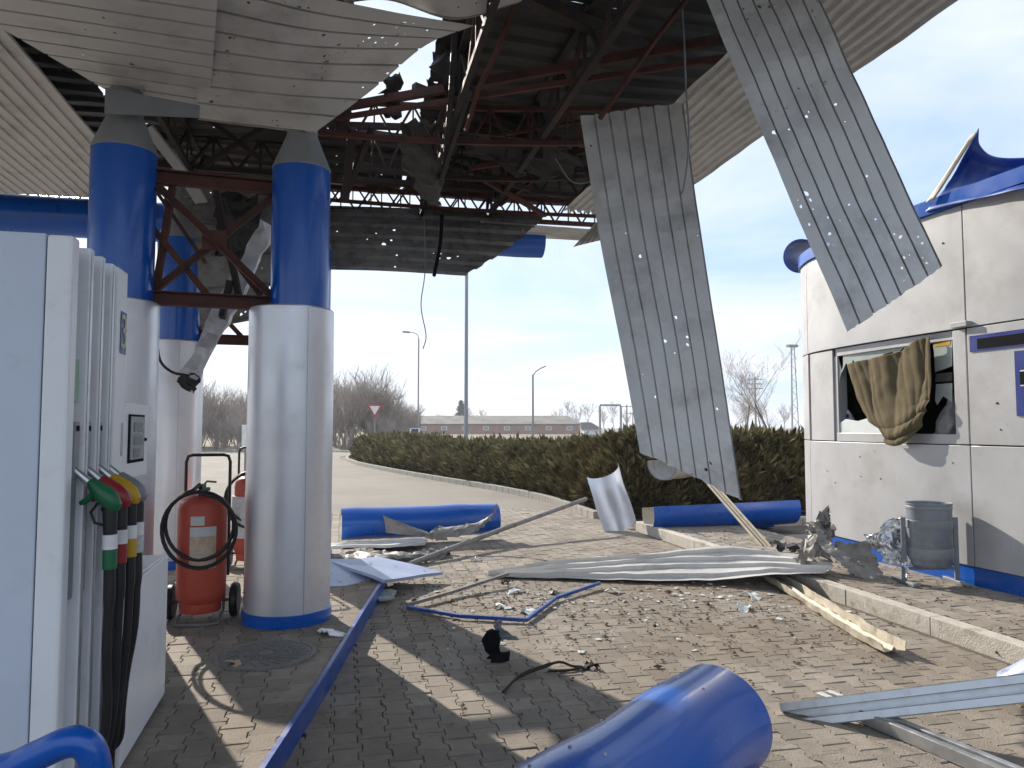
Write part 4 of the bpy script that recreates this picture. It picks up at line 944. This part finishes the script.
# blue fascia roll by the hedge
half_pipe(at(648, 514, 11.2), at(792, 507, 11.6), .26, radians(60), radians(285), nlen=10, dent=.02, seed=4).build('fascia_roll', ['blue', 'cream'], smooth=True, label='blue half pipe lying in front of the hedge, open end to the left', cat='fascia', group='blue round fascia pieces')
MB().beam(G(745, 525, .06), G(770, 523, .06), .22, .10).build('blue_offcut', 'blue', bevel=.02, label='small blue offcut below the half pipe by the hedge', cat='offcut')
# standing silver half sleeve
half_pipe(at(619, 524, 11.3), at(601, 470, 11.8), .275, radians(88), radians(262), up=(-.55, -.8, .2), nlen=10, dent=.03, seed=5).build('half_sleeve', ['silver', 'silver'], smooth=True, label='silver half sleeve standing on end against the hedge', cat='column sleeve')
half_pipe(at(662, 464, 11.7), at(690, 462, 12.7), .25, radians(100), radians(280), nlen=6, dent=.02, th=.012, seed=6).build('half_sleeve', ['cream', 'torn'], smooth=True, label='small pale half pipe caught in the hedge behind the hanging sheet', cat='column sleeve')  # inner face coloured darker, shade painted in so the open end reads hollow
# long pole propped on the half sleeve
t = thing('metal_pole', G(415, 562), 'long thin metal pole propped across the paving', 'pole')
MB().tube([G(405, 566, .03), at(500, 530, 10.2), at(586, 499, 11.7)], .032, 12).build('shaft', 'torn', t, smooth=True)
# far blue roll piece with torn sheets
half_pipe(at(341, 524, 10.2), at(497, 519, 10.8), .22, radians(-115), radians(115), up=(-.3, -.75, .55), nlen=12, dent=.02, seed=7).build('fascia_roll', ['blue', 'cream'], smooth=True, label='blue fascia length lying behind the torn sheets near the column', cat='fascia', group='blue round fascia pieces')
crumple([[at(383, 515, 9.95), at(385, 524, 9.95), at(386, 533, 9.95)], [at(405, 524, 9.9), at(408, 530, 9.85), at(410, 535, 9.85)], [at(428, 532, 9.9), at(430, 534, 9.85), at(432, 537, 9.85)]], 8, 14, .01, 3, 6).build('torn_sheet', 'torn', label='grey sheet triangle bent over the far blue fascia', cat='torn sheet')
crumple([[at(424, 538, 9.6), at(432, 530, 9.7), at(440, 527, 9.8)], [at(450, 540, 9.6), at(455, 528, 9.7), at(462, 525, 9.8)], [at(480, 528, 9.7), at(484, 522, 9.8), at(488, 518, 9.9)], [at(493, 520, 9.9), at(495, 512, 9.9), at(497, 503, 9.9)]], 10, 24, .035, 8, 5, .01).build('torn_sheet', 'torn', label='curled grey sheet strip ending in a point over the far blue fascia', cat='torn sheet')
crumple([[G(322, 556, .10), G(370, 552, .14), G(420, 552, .10), G(445, 548, .05)], [G(322, 562, .12), G(370, 558, .18), G(420, 556, .08), G(450, 552, .04)], [G(322, 572, .05), G(370, 566, .08), G(410, 561, .03), G(440, 558, .03)]], 34, 16, .06, 15, 5, .015).build('torn_sheet', 'torn', label='heap of crumpled grey sheet on the ground beside the column', cat='torn sheet')
sheet([[G(315, 543, .05), G(390, 541, .06), G(428, 541, .05)], [G(315, 551, .08), G(390, 547, .10), G(425, 545, .05)]], 3, 'u', .03, TRAP, 16, 0, 1, 5, .015).build('torn_sheet', 'soffit', label='flat pale sheet lying behind the crumpled heap', cat='torn sheet')
# two dented composite panels right of the column
def plate(pts, m, label, th=.03, lift=.05, seed=0):
    c = sum(pts, V(0, 0, 0)) / len(pts); mb = MB()
    a, b, c_, d = pts
    def fn(u, v): 
        p = (a * (1 - u) + b * u) * (1 - v) + (d * (1 - u) + c_ * u) * v
        return p + V(0, 0, noise.noise(p * 2.2 + V(seed, 0, 0)) * .016)
    return mb.grid(fn, 14, 10).build('composite_panel', m, smooth=False, solid=th, label=label, cat='panel')
plate([G(322, 588, .12), G(330, 560, .25), G(360, 560, .22), G(385, 585, .08)], 'pale_blue', 'bluish dented panel lying against the column foot', seed=1)
plate([G(330, 562, .24), G(378, 558, .20), G(443, 573, .09), G(384, 582, .14)], 'pale_blue', 'pale scratched panel lying beyond the bluish one', seed=5)
MB().beam(G(318, 606, .06), G(381, 584, .06), .02, .05).build('panel_edge', 'blue_dusty', label='blue edge strip under the dented panels', cat='edging')
# bent blue frame enclosing rubble
t = thing('bent_frame', G(500, 600), 'bent blue steel frame lying open on the rubble', 'steel frame')
fr = [G(600, 583, .05), G(556, 598, .03), G(526, 620, .03), G(460, 616, .03), G(407, 607, .03)]
for a, b in zip(fr, fr[1:]): MB().beam(a, b, .03, .03).build('bar', 'blue_dusty', t, bevel=.006)
fr = [G(407, 605, .04), G(452, 592, .05), G(508, 574, .10)]
for a, b in zip(fr, fr[1:]): MB().beam(a, b, .035, .03).build('bar', 'torn', t, bevel=.006)
# black thing and cable on the paving
c = G(494, 660, 0)
t = thing('broken_lamp', c, 'small broken black and grey fitting lying on the paving', 'debris')
crumple([[c + V(-.05, 0, .20), c + V(.03, 0, .20)], [c + V(-.075, 0, .12), c + V(.04, 0, .12)], [c + V(-.03, 0, .02), c + V(.04, 0, .02)]], 8, 10, .02, 2, 12).build('black_shell', 'black', t, solid=.03)
crumple([[c + V(.02, .02, .25), c + V(.05, .02, .25)], [c + V(.02, .03, .16), c + V(.09, .02, .18)], [c + V(.06, .03, .12), c + V(.16, .0, .14)]], 6, 8, .02, 6, 12, .01).build('grey_bracket', 'greyp', t, solid=.01)
crumple([[c + V(-.05, -.03, .02), c + V(.09, -.03, .02)], [c + V(-.03, -.06, .05), c + V(.10, -.05, .06)], [c + V(-.03, -.09, .01), c + V(.09, -.09, .01)]], 8, 6, .015, 7, 12).build('base', 'black', t, solid=.012)
pts = [G(503, 692, .015), G(520, 676, .02), G(545, 666, .04), G(560, 662, .04), G(572, 666, .02), G(582, 667, .015), G(570, 670, .015), G(548, 671, .012)]
MB().tube([cr1(pts, k / 40) for k in range(41)], [.008] * 6 + [.013] * 8 + [.009] * 27, 7).build('burnt_cable', 'darksteel', smooth=True, label='burnt length of cable lying on the paving', cat='cable')

# ------------------------------------------------------------------ loose fragments
def chunk(p, r, rnd, flat=1.0):
    R = Matrix.Rotation(rnd.uniform(0, 6.28), 3, 'Z') @ Matrix.Rotation(rnd.uniform(-.3, .3), 3, 'X')
    vs = [R @ V(rnd.uniform(.6, 1.2) * a * r, rnd.uniform(.5, 1.1) * b * r, rnd.uniform(.6, 1) * c_ * r * flat) + p for a, b, c_ in ((1, 0, 0), (0, 1, 0), (-1, 0, 0), (0, -1, 0), (0, 0, .8), (0, 0, -.5))]
    return vs, [(0, 1, 4), (1, 2, 4), (2, 3, 4), (3, 0, 4), (1, 0, 5), (2, 1, 5), (3, 2, 5), (0, 3, 5)]
rnd = random.Random(77)
mb, mg = MB(), MB()
def spread_pt():
    k = rnd.random()
    if k < .40: px, py = rnd.gauss(690, 110), rnd.gauss(602, 22)
    elif k < .62: px, py = rnd.gauss(510, 50), rnd.gauss(598, 14)
    elif k < .72: px, py = rnd.gauss(420, 40), rnd.gauss(588, 10)
    elif k < .85: px, py = rnd.uniform(380, 1000), rnd.uniform(540, 720)
    else: px, py = rnd.uniform(560, 900), rnd.gauss(640, 30)
    return px, py
for _ in range(2700):
    px, py = spread_pt()
    if py < 500 or py > 800: continue
    p = G(px, py, .004)
    if p.x > 4.4 or p.x < isl_x(min(p.y, ISL_Y1)) + .1: continue
    r = min(.05, .003 + abs(rnd.gauss(0, .007)) * (2.2 if rnd.random() < .12 else 1))
    v, f = chunk(p + V(0, 0, r * .3), r, rnd, .7); mb.add(v, f)
mb.build('rubble', 'stone', kind='stuff', label='brown stone crumbs scattered over the paving', cat='rubble')
mb = MB()
for _ in range(420):
    x, y = rnd.uniform(4.62, 5.68), rnd.uniform(4.4, 10); r = .005 + abs(rnd.gauss(0, .008))
    v, f = chunk(V(x, y, .124 + r * .3), r, rnd, .7); mb.add(v, f)
for _ in range(260):
    x, y = rnd.uniform(-2.6, -1.2), rnd.uniform(3.3, 9); r = .004 + abs(rnd.gauss(0, .007))
    v, f = chunk(V(x, y, .122 + r * .3), r, rnd, .7); mb.add(v, f)
mb.build('gravel_crumbs', 'stone', kind='stuff', label='small crumbs on the island and kiosk pavement', cat='rubble')
for _ in range(260):
    k = rnd.random()
    px, py = (rnd.gauss(700, 70), rnd.gauss(592, 12)) if k < .6 else ((rnd.gauss(520, 40), rnd.gauss(600, 9)) if k < .8 else (rnd.uniform(430, 900), rnd.uniform(570, 660)))
    if py < 560: continue
    p = G(px, py, .006)
    if p.x > 4.4: continue
    v, f = chunk(p + V(0, 0, .004), .008 + abs(rnd.gauss(0, .014)), rnd, .18); mg.add(v, f)
mg.build('glass_fragments', 'glassfrag', kind='stuff', label='pale glass splinters strewn over the paving', cat='broken glass')
FR = 'larger fragments on the paving'
bits = [(752, 597, .12, 'glassfrag', 'pale flat fragment'), (744, 609, .10, 'glassfrag', 'pale sliver'), (560, 594, .14, 'torn', 'grey strip'), (515, 592, .10, 'glassfrag', 'pale splinter'), (500, 607, .08, 'signwhite', 'white scrap'),
        (529, 613, .11, 'glassfrag', 'glassy scrap'), (668, 594, .09, 'stone', 'dark clod'), (708, 606, .07, 'stone', 'dark lump'), (640, 613, .05, 'stone', 'brown lump'), (476, 560, .13, 'torn', 'dark bent scrap'),
        (452, 603, .08, 'stone', 'dark rubble lump'), (505, 583, .05, 'darksteel', 'rusty scrap'), (331, 633, .11, 'whitepaint', 'pale torn flake'), (236, 665, .06, 'paper', 'pale paper scrap'), (612, 592, .08, 'signwhite', 'white chip'),
        (850, 627, .09, 'stone', 'dark chip'), (1000, 655, .1, 'stone', 'brown clod'), (655, 628, .06, 'stone', 'brown crumb'), (590, 668, .06, 'darksteel', 'curled rusty scrap')]
where = ['by the cream rail', 'below the cream rail', 'inside the bent blue frame', 'at the left inside the bent blue frame', 'near the front bar of the blue frame', 'at the corner of the blue frame', 'in front of the flattened sheet', 'amid the glass splinters',
         'right of the blue frame', 'beneath the long pole', 'at the left corner of the blue frame', 'at the back of the blue frame', 'on the island edge beside the column', 'beside the manhole cover', 'beyond the blue frame tip', 'along the cream rail', 'near the kerb at the right', 'in the middle of the paving', 'right of the burnt cable']
for (px, py, r, m, nm), w in zip(bits, where):
    zz_ = .124 if px < 340 else .006
    p = G(px, py, zz_); mb = MB(); rnd2 = random.Random(px)
    if m == 'stone': v, f = chunk(p + V(0, 0, r * .25), r * .6, rnd2, .8); mb.add(v, f)
    else:
        a = rnd2.uniform(0, 3); d1, d2 = V(cos(a), sin(a), .05) * r, V(-sin(a), cos(a), .08) * r * .45
        crumple([[p - d1 - d2, p - d2 + V(0, 0, .02), p + d1 - d2], [p - d1 + d2, p + d2 + V(0, 0, .03), p + d1 * .7 + d2]], 6, 4, .015, px, 9, .012, mb)
    mb.build('debris_fragment', m, label=f'{nm} lying {w}', cat='debris', group=FR, solid=0 if m == 'stone' else .006)
mb = MB(); crumple([[G(372, 592, .03), G(396, 590, .05)], [G(378, 601, .03), G(394, 598, .06)]], 5, 4, .01, 4, 9, .005, mb)
mb.build('glass_lump', 'glass', solid=.02, label='greenish glass lump at the end of the blue edging', cat='glass')

# ------------------------------------------------------------------ planted bed and hedge
hedge = thing('hedge', V(6, 22, 0), 'dense low juniper hedge sweeping round behind the forecourt', 'hedge')
front = [V(12.5, 12.6, 0), V(9.0, 12.5, 0), V(6.5, 12.4, 0), V(5.1, 12.5, 0), V(4.75, 13.4, 0), V(4.7, 15.2, 0), V(4.5, 16.9, 0), V(4.05, 19.1, 0), V(3.25, 22.2, 0), V(2.1, 27, 0), V(1.0, 33, 0), V(.75, 37.5, 0), V(1.5, 41, 0), V(4, 43, 0)]
NF = 240; FP = [cr1(front, k / NF) for k in range(NF + 1)]
def fr_at(t):
    x = t * NF; i = min(int(x), NF - 1); p = FP[i].lerp(FP[i + 1], x - i); d = (FP[i + 1] - FP[i]).normalized()
    return p, V(d.y, -d.x, 0)            # inward normal to the bed
def hh(p): return (1.12 + .32 * max(0, min(1, (16 - p.y) / 3))) + .16 * noise.noise(p * .55) + .10 * noise.noise(p * 1.7 + V(3, 0, 0))
DEP = 3.2
def hsurf(t, q, bulge=0.):
    p, nrm = fr_at(t); h = hh(p)
    # q 0..1 up the front face, 1..2 back over the top
    if q < 1:
        prof = -.28 * sin(min(1, q * 1.15) * pi * .8) + .42 * q ** 2.2
        o = p + nrm * (prof + .22 * noise.noise(V(t * 90, q * 3, 1)) + .16 * noise.noise(V(t * 260, q * 5, 4))) + V(0, 0, .04 + q * (h - .08))
    else:
        w = q - 1
        o = p + nrm * (.42 + w * DEP); o.z = hh(o * 1.0) - .04 + .14 * noise.noise(o * 1.6) + .08 * noise.noise(o * 4)
    return o
MB().grid(lambda u, v: hsurf(u, v * 2) + fr_at(u)[1] * .16 - V(0, 0, .10), 260, 20).build('dark_hull', 'core', hedge, smooth=True)  # near-black hull under the foliage, the hedge's inner shade put into its colour
rnd = random.Random(5); mb = MB()
for k in range(52000):
    t = rnd.random()
    if rnd.random() < .62: t = rnd.uniform(0, .62)
    q = rnd.random() ** .9 * 1.0 if rnd.random() < .72 else 1 + rnd.random() * .8
    p = hsurf(t, q); nrm = -fr_at(t)[1]
    out = (nrm * (1 if q < 1 else .25) + V(0, 0, .55 if q < 1 else 1.0)).normalized()
    L = rnd.uniform(.07, .24) * (1.0 if p.y < 22 else 1.3)
    d = (out + V(rnd.gauss(0, .5), rnd.gauss(0, .5), rnd.gauss(0, .35))).normalized()
    sd = d.cross(V(rnd.gauss(0, 1), rnd.gauss(0, 1), rnd.gauss(0, 1))).normalized() * L * rnd.uniform(.12, .22)
    p = p - out * rnd.uniform(.0, .12)
    o = len(mb.v)
    mb.v += [p, p + d * L * .5 + sd, p + d * L + V(0, 0, L * .15), p + d * L * .5 - sd]
    mb.f += [[o, o + 1, o + 2], [o, o + 2, o + 3]]; mb.mi += [0, 0]
mb.build('foliage', 'juniper', hedge, kind='stuff')
MB().grid(lambda u, v: V(-8 + 150 * u, 44 + 90 * v, -.01 + .02 * noise.noise(V(u * 30, v * 30, 0))) if False else fr_at(u)[0] + fr_at(u)[1] * (v * 6 - .2) + V(0, 0, .03), 80, 3).build('bed_soil', 'soil', hedge)

# ------------------------------------------------------------------ bare trees and far things
def tree_mesh(seed, H, spread=.5, trunk_r=.12, levels=4, kids=5, multi=1, tw=.004):
    rnd = random.Random(seed); tr, br = MB(), MB()
    def grow(p, d, L, r, lv, mb):
        n = 4; pts = [p]; rs = [r]
        for i in range(n):
            d = (d + V(rnd.gauss(0, .13), rnd.gauss(0, .13), rnd.gauss(.04, .08))).normalized()
            p = p + d * L / n; pts.append(p); rs.append(r * (1 - .62 * (i + 1) / n))
        mb.tube(pts, rs, 6 if lv == 0 else (4 if lv == 1 else 3), caps=False)
        if lv >= levels: return
        for k in range(kids + (2 if lv == 0 else 0)):
            i = rnd.randint(1 if lv else 2, n); q = pts[i]; a = rnd.uniform(0, 6.28)
            ax = V(cos(a), sin(a), rnd.uniform(.1, .7)).normalized()
            grow(q, (d * (1 - spread) + ax * spread).normalized(), L * rnd.uniform(.45, .68), max(rs[i] * .6, tw), lv + 1, br)
    for k in range(multi):
        a = rnd.uniform(0, 6.28); lean = .0 if multi == 1 else rnd.uniform(.1, .45)
        grow(V(cos(a), sin(a), 0) * (0 if multi == 1 else rnd.uniform(0, .3)), V(cos(a) * lean, sin(a) * lean, 1).normalized(), H * rnd.uniform(.5, .6), trunk_r * rnd.uniform(.7, 1), 0, tr)
    return tr, br
def make_tree(name, seed, p, label, cat, group=None, **k):
    t = thing(name, V(0, 0, 0), label, cat, group); tr, br = tree_mesh(seed, **k)
    tr.build('trunk', 'bark', t); br.build('crown', 'twig', t)
    t.location = p; return t
# thicket on the left: a mass of scrub nobody could count
rnd = random.Random(21); mb = MB()
shr = []
for k in range(5):
    a, b = tree_mesh(100 + k, 4.8, .45, .045, 2, 7, 11, .016); a.add(b.v, b.f); shr.append(a)
for k in range(74):
    px = rnd.uniform(130, 410); d = rnd.uniform(53, 66) if k < 55 else rnd.uniform(50, 53)
    if 268 < px < 318: continue
    c = at(px, 440, d); c.z = -.03; q = shr[k % 5]; R_ = Matrix.Rotation(rnd.uniform(0, 6.28), 3, 'Z')
    sc = (rnd.uniform(.8, 1.25) if k < 55 else rnd.uniform(.35, .65)) * (.7 if px > 388 else 1)
    mb.add([c + (R_ @ p) * sc for p in q.v], q.f)
mb.build('thicket', 'twig', kind='stuff', label='leafless brown thicket beyond the road', cat='thicket')
TT = 'bare trees above the thicket'
TLAB = ['tallest leafless tree over the thicket right of the silver column', 'leafless tree above the triangular road sign', 'low leafless tree at the right end of the thicket', 'leafless tree touching the silver column edge', 'leafless tree between the two left columns, nearer the left one', 'leafless tree just left of the silver column']
tp = [make_tree('bare_tree', 200 + k, V(0, 0, 0), TLAB[k], 'tree', TT, H=7.5, spread=.5, trunk_r=.11, levels=4, kids=4) for k in range(2)]
for k, (px, d, s) in enumerate(((352, 66, 1.0), (376, 70, .95), (388, 72, .75), (338, 68, .8), (215, 64, .8), (232, 68, .75))):
    c = at(px, 440, d); c.z = -.03
    if k < 2: tp[k].location = c; tp[k].scale = (s,) * 3
    else: copy_thing(tp[k % 2], c, k * 1.3, s, TLAB[k])
# trees by the kiosk
RT = 'bare trees behind the hedge by the kiosk'
a_ = make_tree('bare_tree', 310, at(778, 440, 25) * 1, 'leafless tree behind the hedge next to the kiosk corner', 'tree', RT, H=4.9, spread=.55, trunk_r=.08, levels=4, kids=4); a_.location.z = -.03
b_ = make_tree('bare_tree', 322, at(745, 440, 27), 'wider leafless tree right of the hanging sheet tip', 'tree', RT, H=4.2, spread=.62, trunk_r=.07, levels=4, kids=4); b_.location.z = -.03
c = copy_thing(b_, at(765, 440, 31), 2.0, .85, 'small leafless tree between the two behind the hedge'); c.location.z = -.03
c = copy_thing(b_, at(735, 440, 30), 4.0, .7, 'lowest leafless tree close to the hanging sheet'); c.location.z = -.03
# far tree line
fp = [make_tree('bare_tree', 260 + k, V(0, 0, -50), 'distant leafless tree on the horizon', 'tree', 'distant bare trees on the horizon', H=9, spread=.52, trunk_r=.18, levels=3, kids=5, tw=.045) for k in range(2)]
FT = 'distant bare trees on the horizon'
for k, (px, s) in enumerate(((470, .9), (480, .7), (555, .8), (566, .9), (577, .85), (588, .9), (605, .8), (615, .9), (626, .8), (640, .9), (398, .9), (440, .6), (748, 1.0), (765, .9), (785, 1.0))):
    d = 215 + 12 * (k % 3); c = at(px, 436, d); c.z = -.03
    if k < 2: q = fp[k]; q.location = c; q.scale = (s,) * 3
    else: q = copy_thing(fp[k % 2], c, k * 2.1, s)
    q['label'] = 'distant leafless tree ' + ('beside the dark conifer, left one', 'beside the dark conifer, right one', 'right of the concrete lamp, first of the row', 'right of the concrete lamp, second of the row', 'over the right end of the long roof', 'above the small dark-roofed house', 'inside the portal frame, left one', 'inside the portal frame, right one', 'right of the portal frame', 'touching the long hanging sheet', 'left of the long roof', 'left of the tall steel mast', 'far behind the trees by the kiosk, left one', 'far behind the trees by the kiosk, middle one', 'far behind the trees by the kiosk, right one')[k]
c = at(461, 436, 205); t = thing('spruce_tree', V(c.x, c.y, -.03), 'dark distant conifer rising over the long roof', 'tree')
mb = MB(); rnd = random.Random(3)
for k in range(900):
    h = rnd.random() ** .8; r = 2.2 * (1 - h) + .3; a = rnd.uniform(0, 6.28); q = V(c.x + cos(a) * r * rnd.random() ** .5, c.y + sin(a) * r * rnd.random() ** .5, 1.5 + h * 7.2)
    d1 = V(rnd.gauss(0, .5), rnd.gauss(0, .5), rnd.gauss(-.1, .3)); d2 = V(rnd.gauss(0, .3), rnd.gauss(0, .3), rnd.gauss(0, .3)); mb.add([q, q + d1, q + d2], [(0, 1, 2)])
mb.build('crown', 'conifer', t, kind='stuff'); MB().tube([V(c.x, c.y, -.03), V(c.x, c.y, 8)], [.2, .05], 6).build('trunk', 'bark', t)

def house(name, px0, px1, d, zr, ze, depth, label, wallm, roofm, nwin, wz):
    a, b = at(px0, 437, d), at(px1, 437, d); a.z = b.z = -.03
    t = thing(name, (a + b) / 2, label, 'building'); e = (b - a).normalized(); nn = V(-e.y, e.x, 0)
    if nn.dot(FWD) < 0: nn = -nn
    def prism(p, q, z0, z1, off0, off1, nm, m, par=t):
        mb = MB(); mb.add([p + nn * off0 + V(0, 0, z0), q + nn * off0 + V(0, 0, z0), q + nn * off1 + V(0, 0, z0), p + nn * off1 + V(0, 0, z0), p + nn * off0 + V(0, 0, z1), q + nn * off0 + V(0, 0, z1), q + nn * off1 + V(0, 0, z1), p + nn * off1 + V(0, 0, z1)],
                 [(0, 1, 5, 4), (1, 2, 6, 5), (2, 3, 7, 6), (3, 0, 4, 7), (4, 5, 6, 7), (3, 2, 1, 0)]); return mb.build(nm, m, par)
    prism(a, b, 0, ze, 0, depth, 'wall', wallm)
    ov = .5; a2, b2 = a - e * ov, b + e * ov; hip = (zr - ze) * .9
    mb = MB(); mb.add([a2 - nn * ov + V(0, 0, ze), b2 - nn * ov + V(0, 0, ze), b2 + nn * (depth + ov) + V(0, 0, ze), a2 + nn * (depth + ov) + V(0, 0, ze), a2 + nn * depth / 2 + V(0, 0, zr) + e * 0, b2 + nn * depth / 2 + V(0, 0, zr) - e * hip * 1.6],
                      [(0, 1, 5, 4), (1, 2, 5), (2, 3, 4, 5), (3, 0, 4), (3, 2, 1, 0)]); mb.build('roof', roofm, t)
    L = (b - a).length
    for k in range(nwin):
        s = (k + .5) / nwin * L; w = wz[2] / 2
        f = prism(a + e * (s - w), a + e * (s + w), wz[0], wz[1], -.05, .0, 'window', 'signwhite'); prism(a + e * (s - w + .1), a + e * (s + w - .1), wz[0] + .1, wz[1] - .1, -.08, -.051, 'pane', 'screen', f)
    return t
house('long_barn', 392, 580, 170, 4.3, 2.35, 12, 'long low brick building with grey roof beyond the hedge', 'brick', 'roofslate', 9, (.9, 1.75, 1.3))
house('small_house', 584, 600, 150, 2.6, 1.2, 5, 'small house with dark roof right of the long brick building', 'signwhite', 'darkroof', 2, (.3, .9, .6))
# poles, lamps and signs
def lamp_post(px, d, top, r, label, arm, name='street_lamp', m='galv', cat='street lamp'):
    c = at(px, 437, d); c = V(c.x, c.y, -.03); t = thing(name, c, label, cat)
    MB().tube([c, c + V(0, 0, top)], [r, r * .75], 10).build('post', m, t, smooth=True)
    if arm:
        pts = [c + V(0, 0, top - .1)] + [c + RGT * a + V(0, 0, top + h) for a, h in arm]
        MB().tube(pts, r * .45, 8).build('arm', m, t, smooth=True)
        e = pts[-1]; MB().beam(e - RGT * .05, e + RGT * (.55 if arm[-1][0] > 0 else -.55) + V(0, 0, .03 if arm[-1][0] < 0 else .25), .2, .1).build('lamp_head', m, t, bevel=.02)
    return t
lamp_post(466, 25, 9.0, .07, 'tall grey steel mast rising from behind the hedge', None, 'steel_mast', cat='mast')
lamp_post(418, 48, 7.4, .06, 'street lamp with arm curving to the left', [(-.05, .2), (-.25, .35), (-.5, .4)])
lamp_post(533, 70, 6.6, .11, 'concrete street lamp with arm pointing to the right', [(.3, .3), (.7, .55)], m='pole')
c = at(375, 409, 44); t = thing('yield_sign', V(c.x, c.y, -.03), 'red and white triangular road sign before the thicket', 'road sign')
MB().tube([V(c.x, c.y, -.03), V(c.x, c.y, c.z + .2)], .03, 8).build('post', 'galv', t)
def tri(s, off): return [c + RGT * (-s) + V(0, 0, s * .58) - FWD * off, c + RGT * s + V(0, 0, s * .58) - FWD * off, c + V(0, 0, -s * 1.15) - FWD * off]
for s, off, nm, m in ((.48, .05, 'plate', 'signred'), (.31, .066, 'face', 'signwhite')):
    q = tri(s, off) + tri(s, off - .012); MB().add(q, [(0, 1, 2), (5, 4, 3), (0, 3, 4, 1), (1, 4, 5, 2), (2, 5, 3, 0)]).build(nm, m, t)
c = at(415, 431, 44); t = thing('blue_road_sign', V(c.x, c.y, -.03), 'small blue and white square road sign at the hedge end', 'road sign')
MB().tube([V(c.x, c.y, -.03), V(c.x, c.y, c.z + .2)], .03, 8).build('post', 'galv', t)
MB().beam(c - RGT * .3 - FWD * .04, c + RGT * .3 - FWD * .04, .02, .34).build('plate', 'signwhite', t)
MB().beam(c - RGT * .2 - FWD * .056, c + RGT * .2 - FWD * .056, .01, .24).build('face', 'hazeblue', t)
c0, c1 = at(600, 437, 95), at(621, 437, 95)
t = thing('pipe_gate', V(c0.x, c0.y, -.03), 'tall thin portal frame standing in the field', 'portal frame')
for c in (c0, c1): MB().beam(V(c.x, c.y, -.03), V(c.x, c.y, 4.3), .22, .22).build('post', 'pole', t)
MB().beam(V(c0.x, c0.y, 4.4), V(c1.x, c1.y, 4.4), .22, .22).build('crossbar', 'pole', t)
for k, (px, d, top) in enumerate(((627, 120, 5.2), (633, 150, 4.6), (638, 150, 4.4), (756, 110, 9.0))):
    c = at(px, 437, d); t = thing('utility_pole', V(c.x, c.y, -.03), ['utility pole just right of the portal frame', 'second small utility pole right of the portal frame', 'third small utility pole near the hanging sheet', 'utility pole with crossarms behind the bare trees'][k], 'utility pole')
    MB().tube([V(c.x, c.y, -.03), V(c.x, c.y, top)], [.16, .1], 6).build('post', 'pole', t)
    for zz_ in (top - .3, top - 1.0, top - 1.7)[:1 + 2 * (k == 3)]: MB().beam(V(c.x, c.y, zz_) - RGT * 1.1, V(c.x, c.y, zz_) + RGT * 1.1, .12, .12).build('crossarm', 'pole', t)
c = at(794, 437, 150); t = thing('radio_mast', V(c.x, c.y, -.03), 'thin lattice radio mast beside the kiosk edge', 'mast')
top = at(794, 346, 150).z
for sx, sy_ in ((-1, -1), (1, -1), (0, 1)):
    MB().beam(V(c.x + sx * .7, c.y + sy_ * .7, -.03), V(c.x + sx * .3, c.y + sy_ * .3, top), .12, .12).build('leg', 'pole', t)
mb = MB()
for k in range(14):
    z0 = top * k / 14; z1 = top * (k + 1) / 14; s = 1 if k % 2 else -1
    mb.beam(V(c.x - s * .6, c.y - .5, z0), V(c.x + s * .6, c.y - .5, z1), .07, .07)
mb.build('lattice', 'pole', t)
MB().beam(V(c.x - 1.1, c.y, top), V(c.x + 1.1, c.y, top), .9, .5).build('antenna_ring', 'pole', t)
# dry grass strip in the field behind the hedge
rnd = random.Random(9); mb = MB()
for k in range(9000):
    px, d = rnd.uniform(570, 800), rnd.uniform(48, 120)
    p = at(px, 437, d); p.z = -.03; h = rnd.uniform(.25, .7); a = rnd.uniform(0, 6.28); w = .06
    mb.add([p + V(cos(a) * w, sin(a) * w, 0), p - V(cos(a) * w, sin(a) * w, 0), p + V(rnd.gauss(0, .15), rnd.gauss(0, .15), h)], [(0, 1, 2)])
mb.build('dry_grass', 'straw', kind='stuff', label='dry yellow grass in the field beyond the hedge', cat='grass')

# ------------------------------------------------------------------ haze
hm = bpy.data.materials.new('haze_air'); hm.use_nodes = True; hn = hm.node_tree.nodes; hn.remove(hn['Principled BSDF'])
pv = hn.new('ShaderNodeVolumePrincipled'); pv.inputs['Color'].default_value = (.85, .9, 1, 1); pv.inputs['Density'].default_value = .0008; pv.inputs['Anisotropy'].default_value = .2
hm.node_tree.links.new(pv.outputs[0], hn['Material Output'].inputs['Volume'])
hz = MB().bx(-720, 720, -160, 860, -1.2, 24); hz.build('haze', hm, kind='stuff', origin=(0, 0, 0))
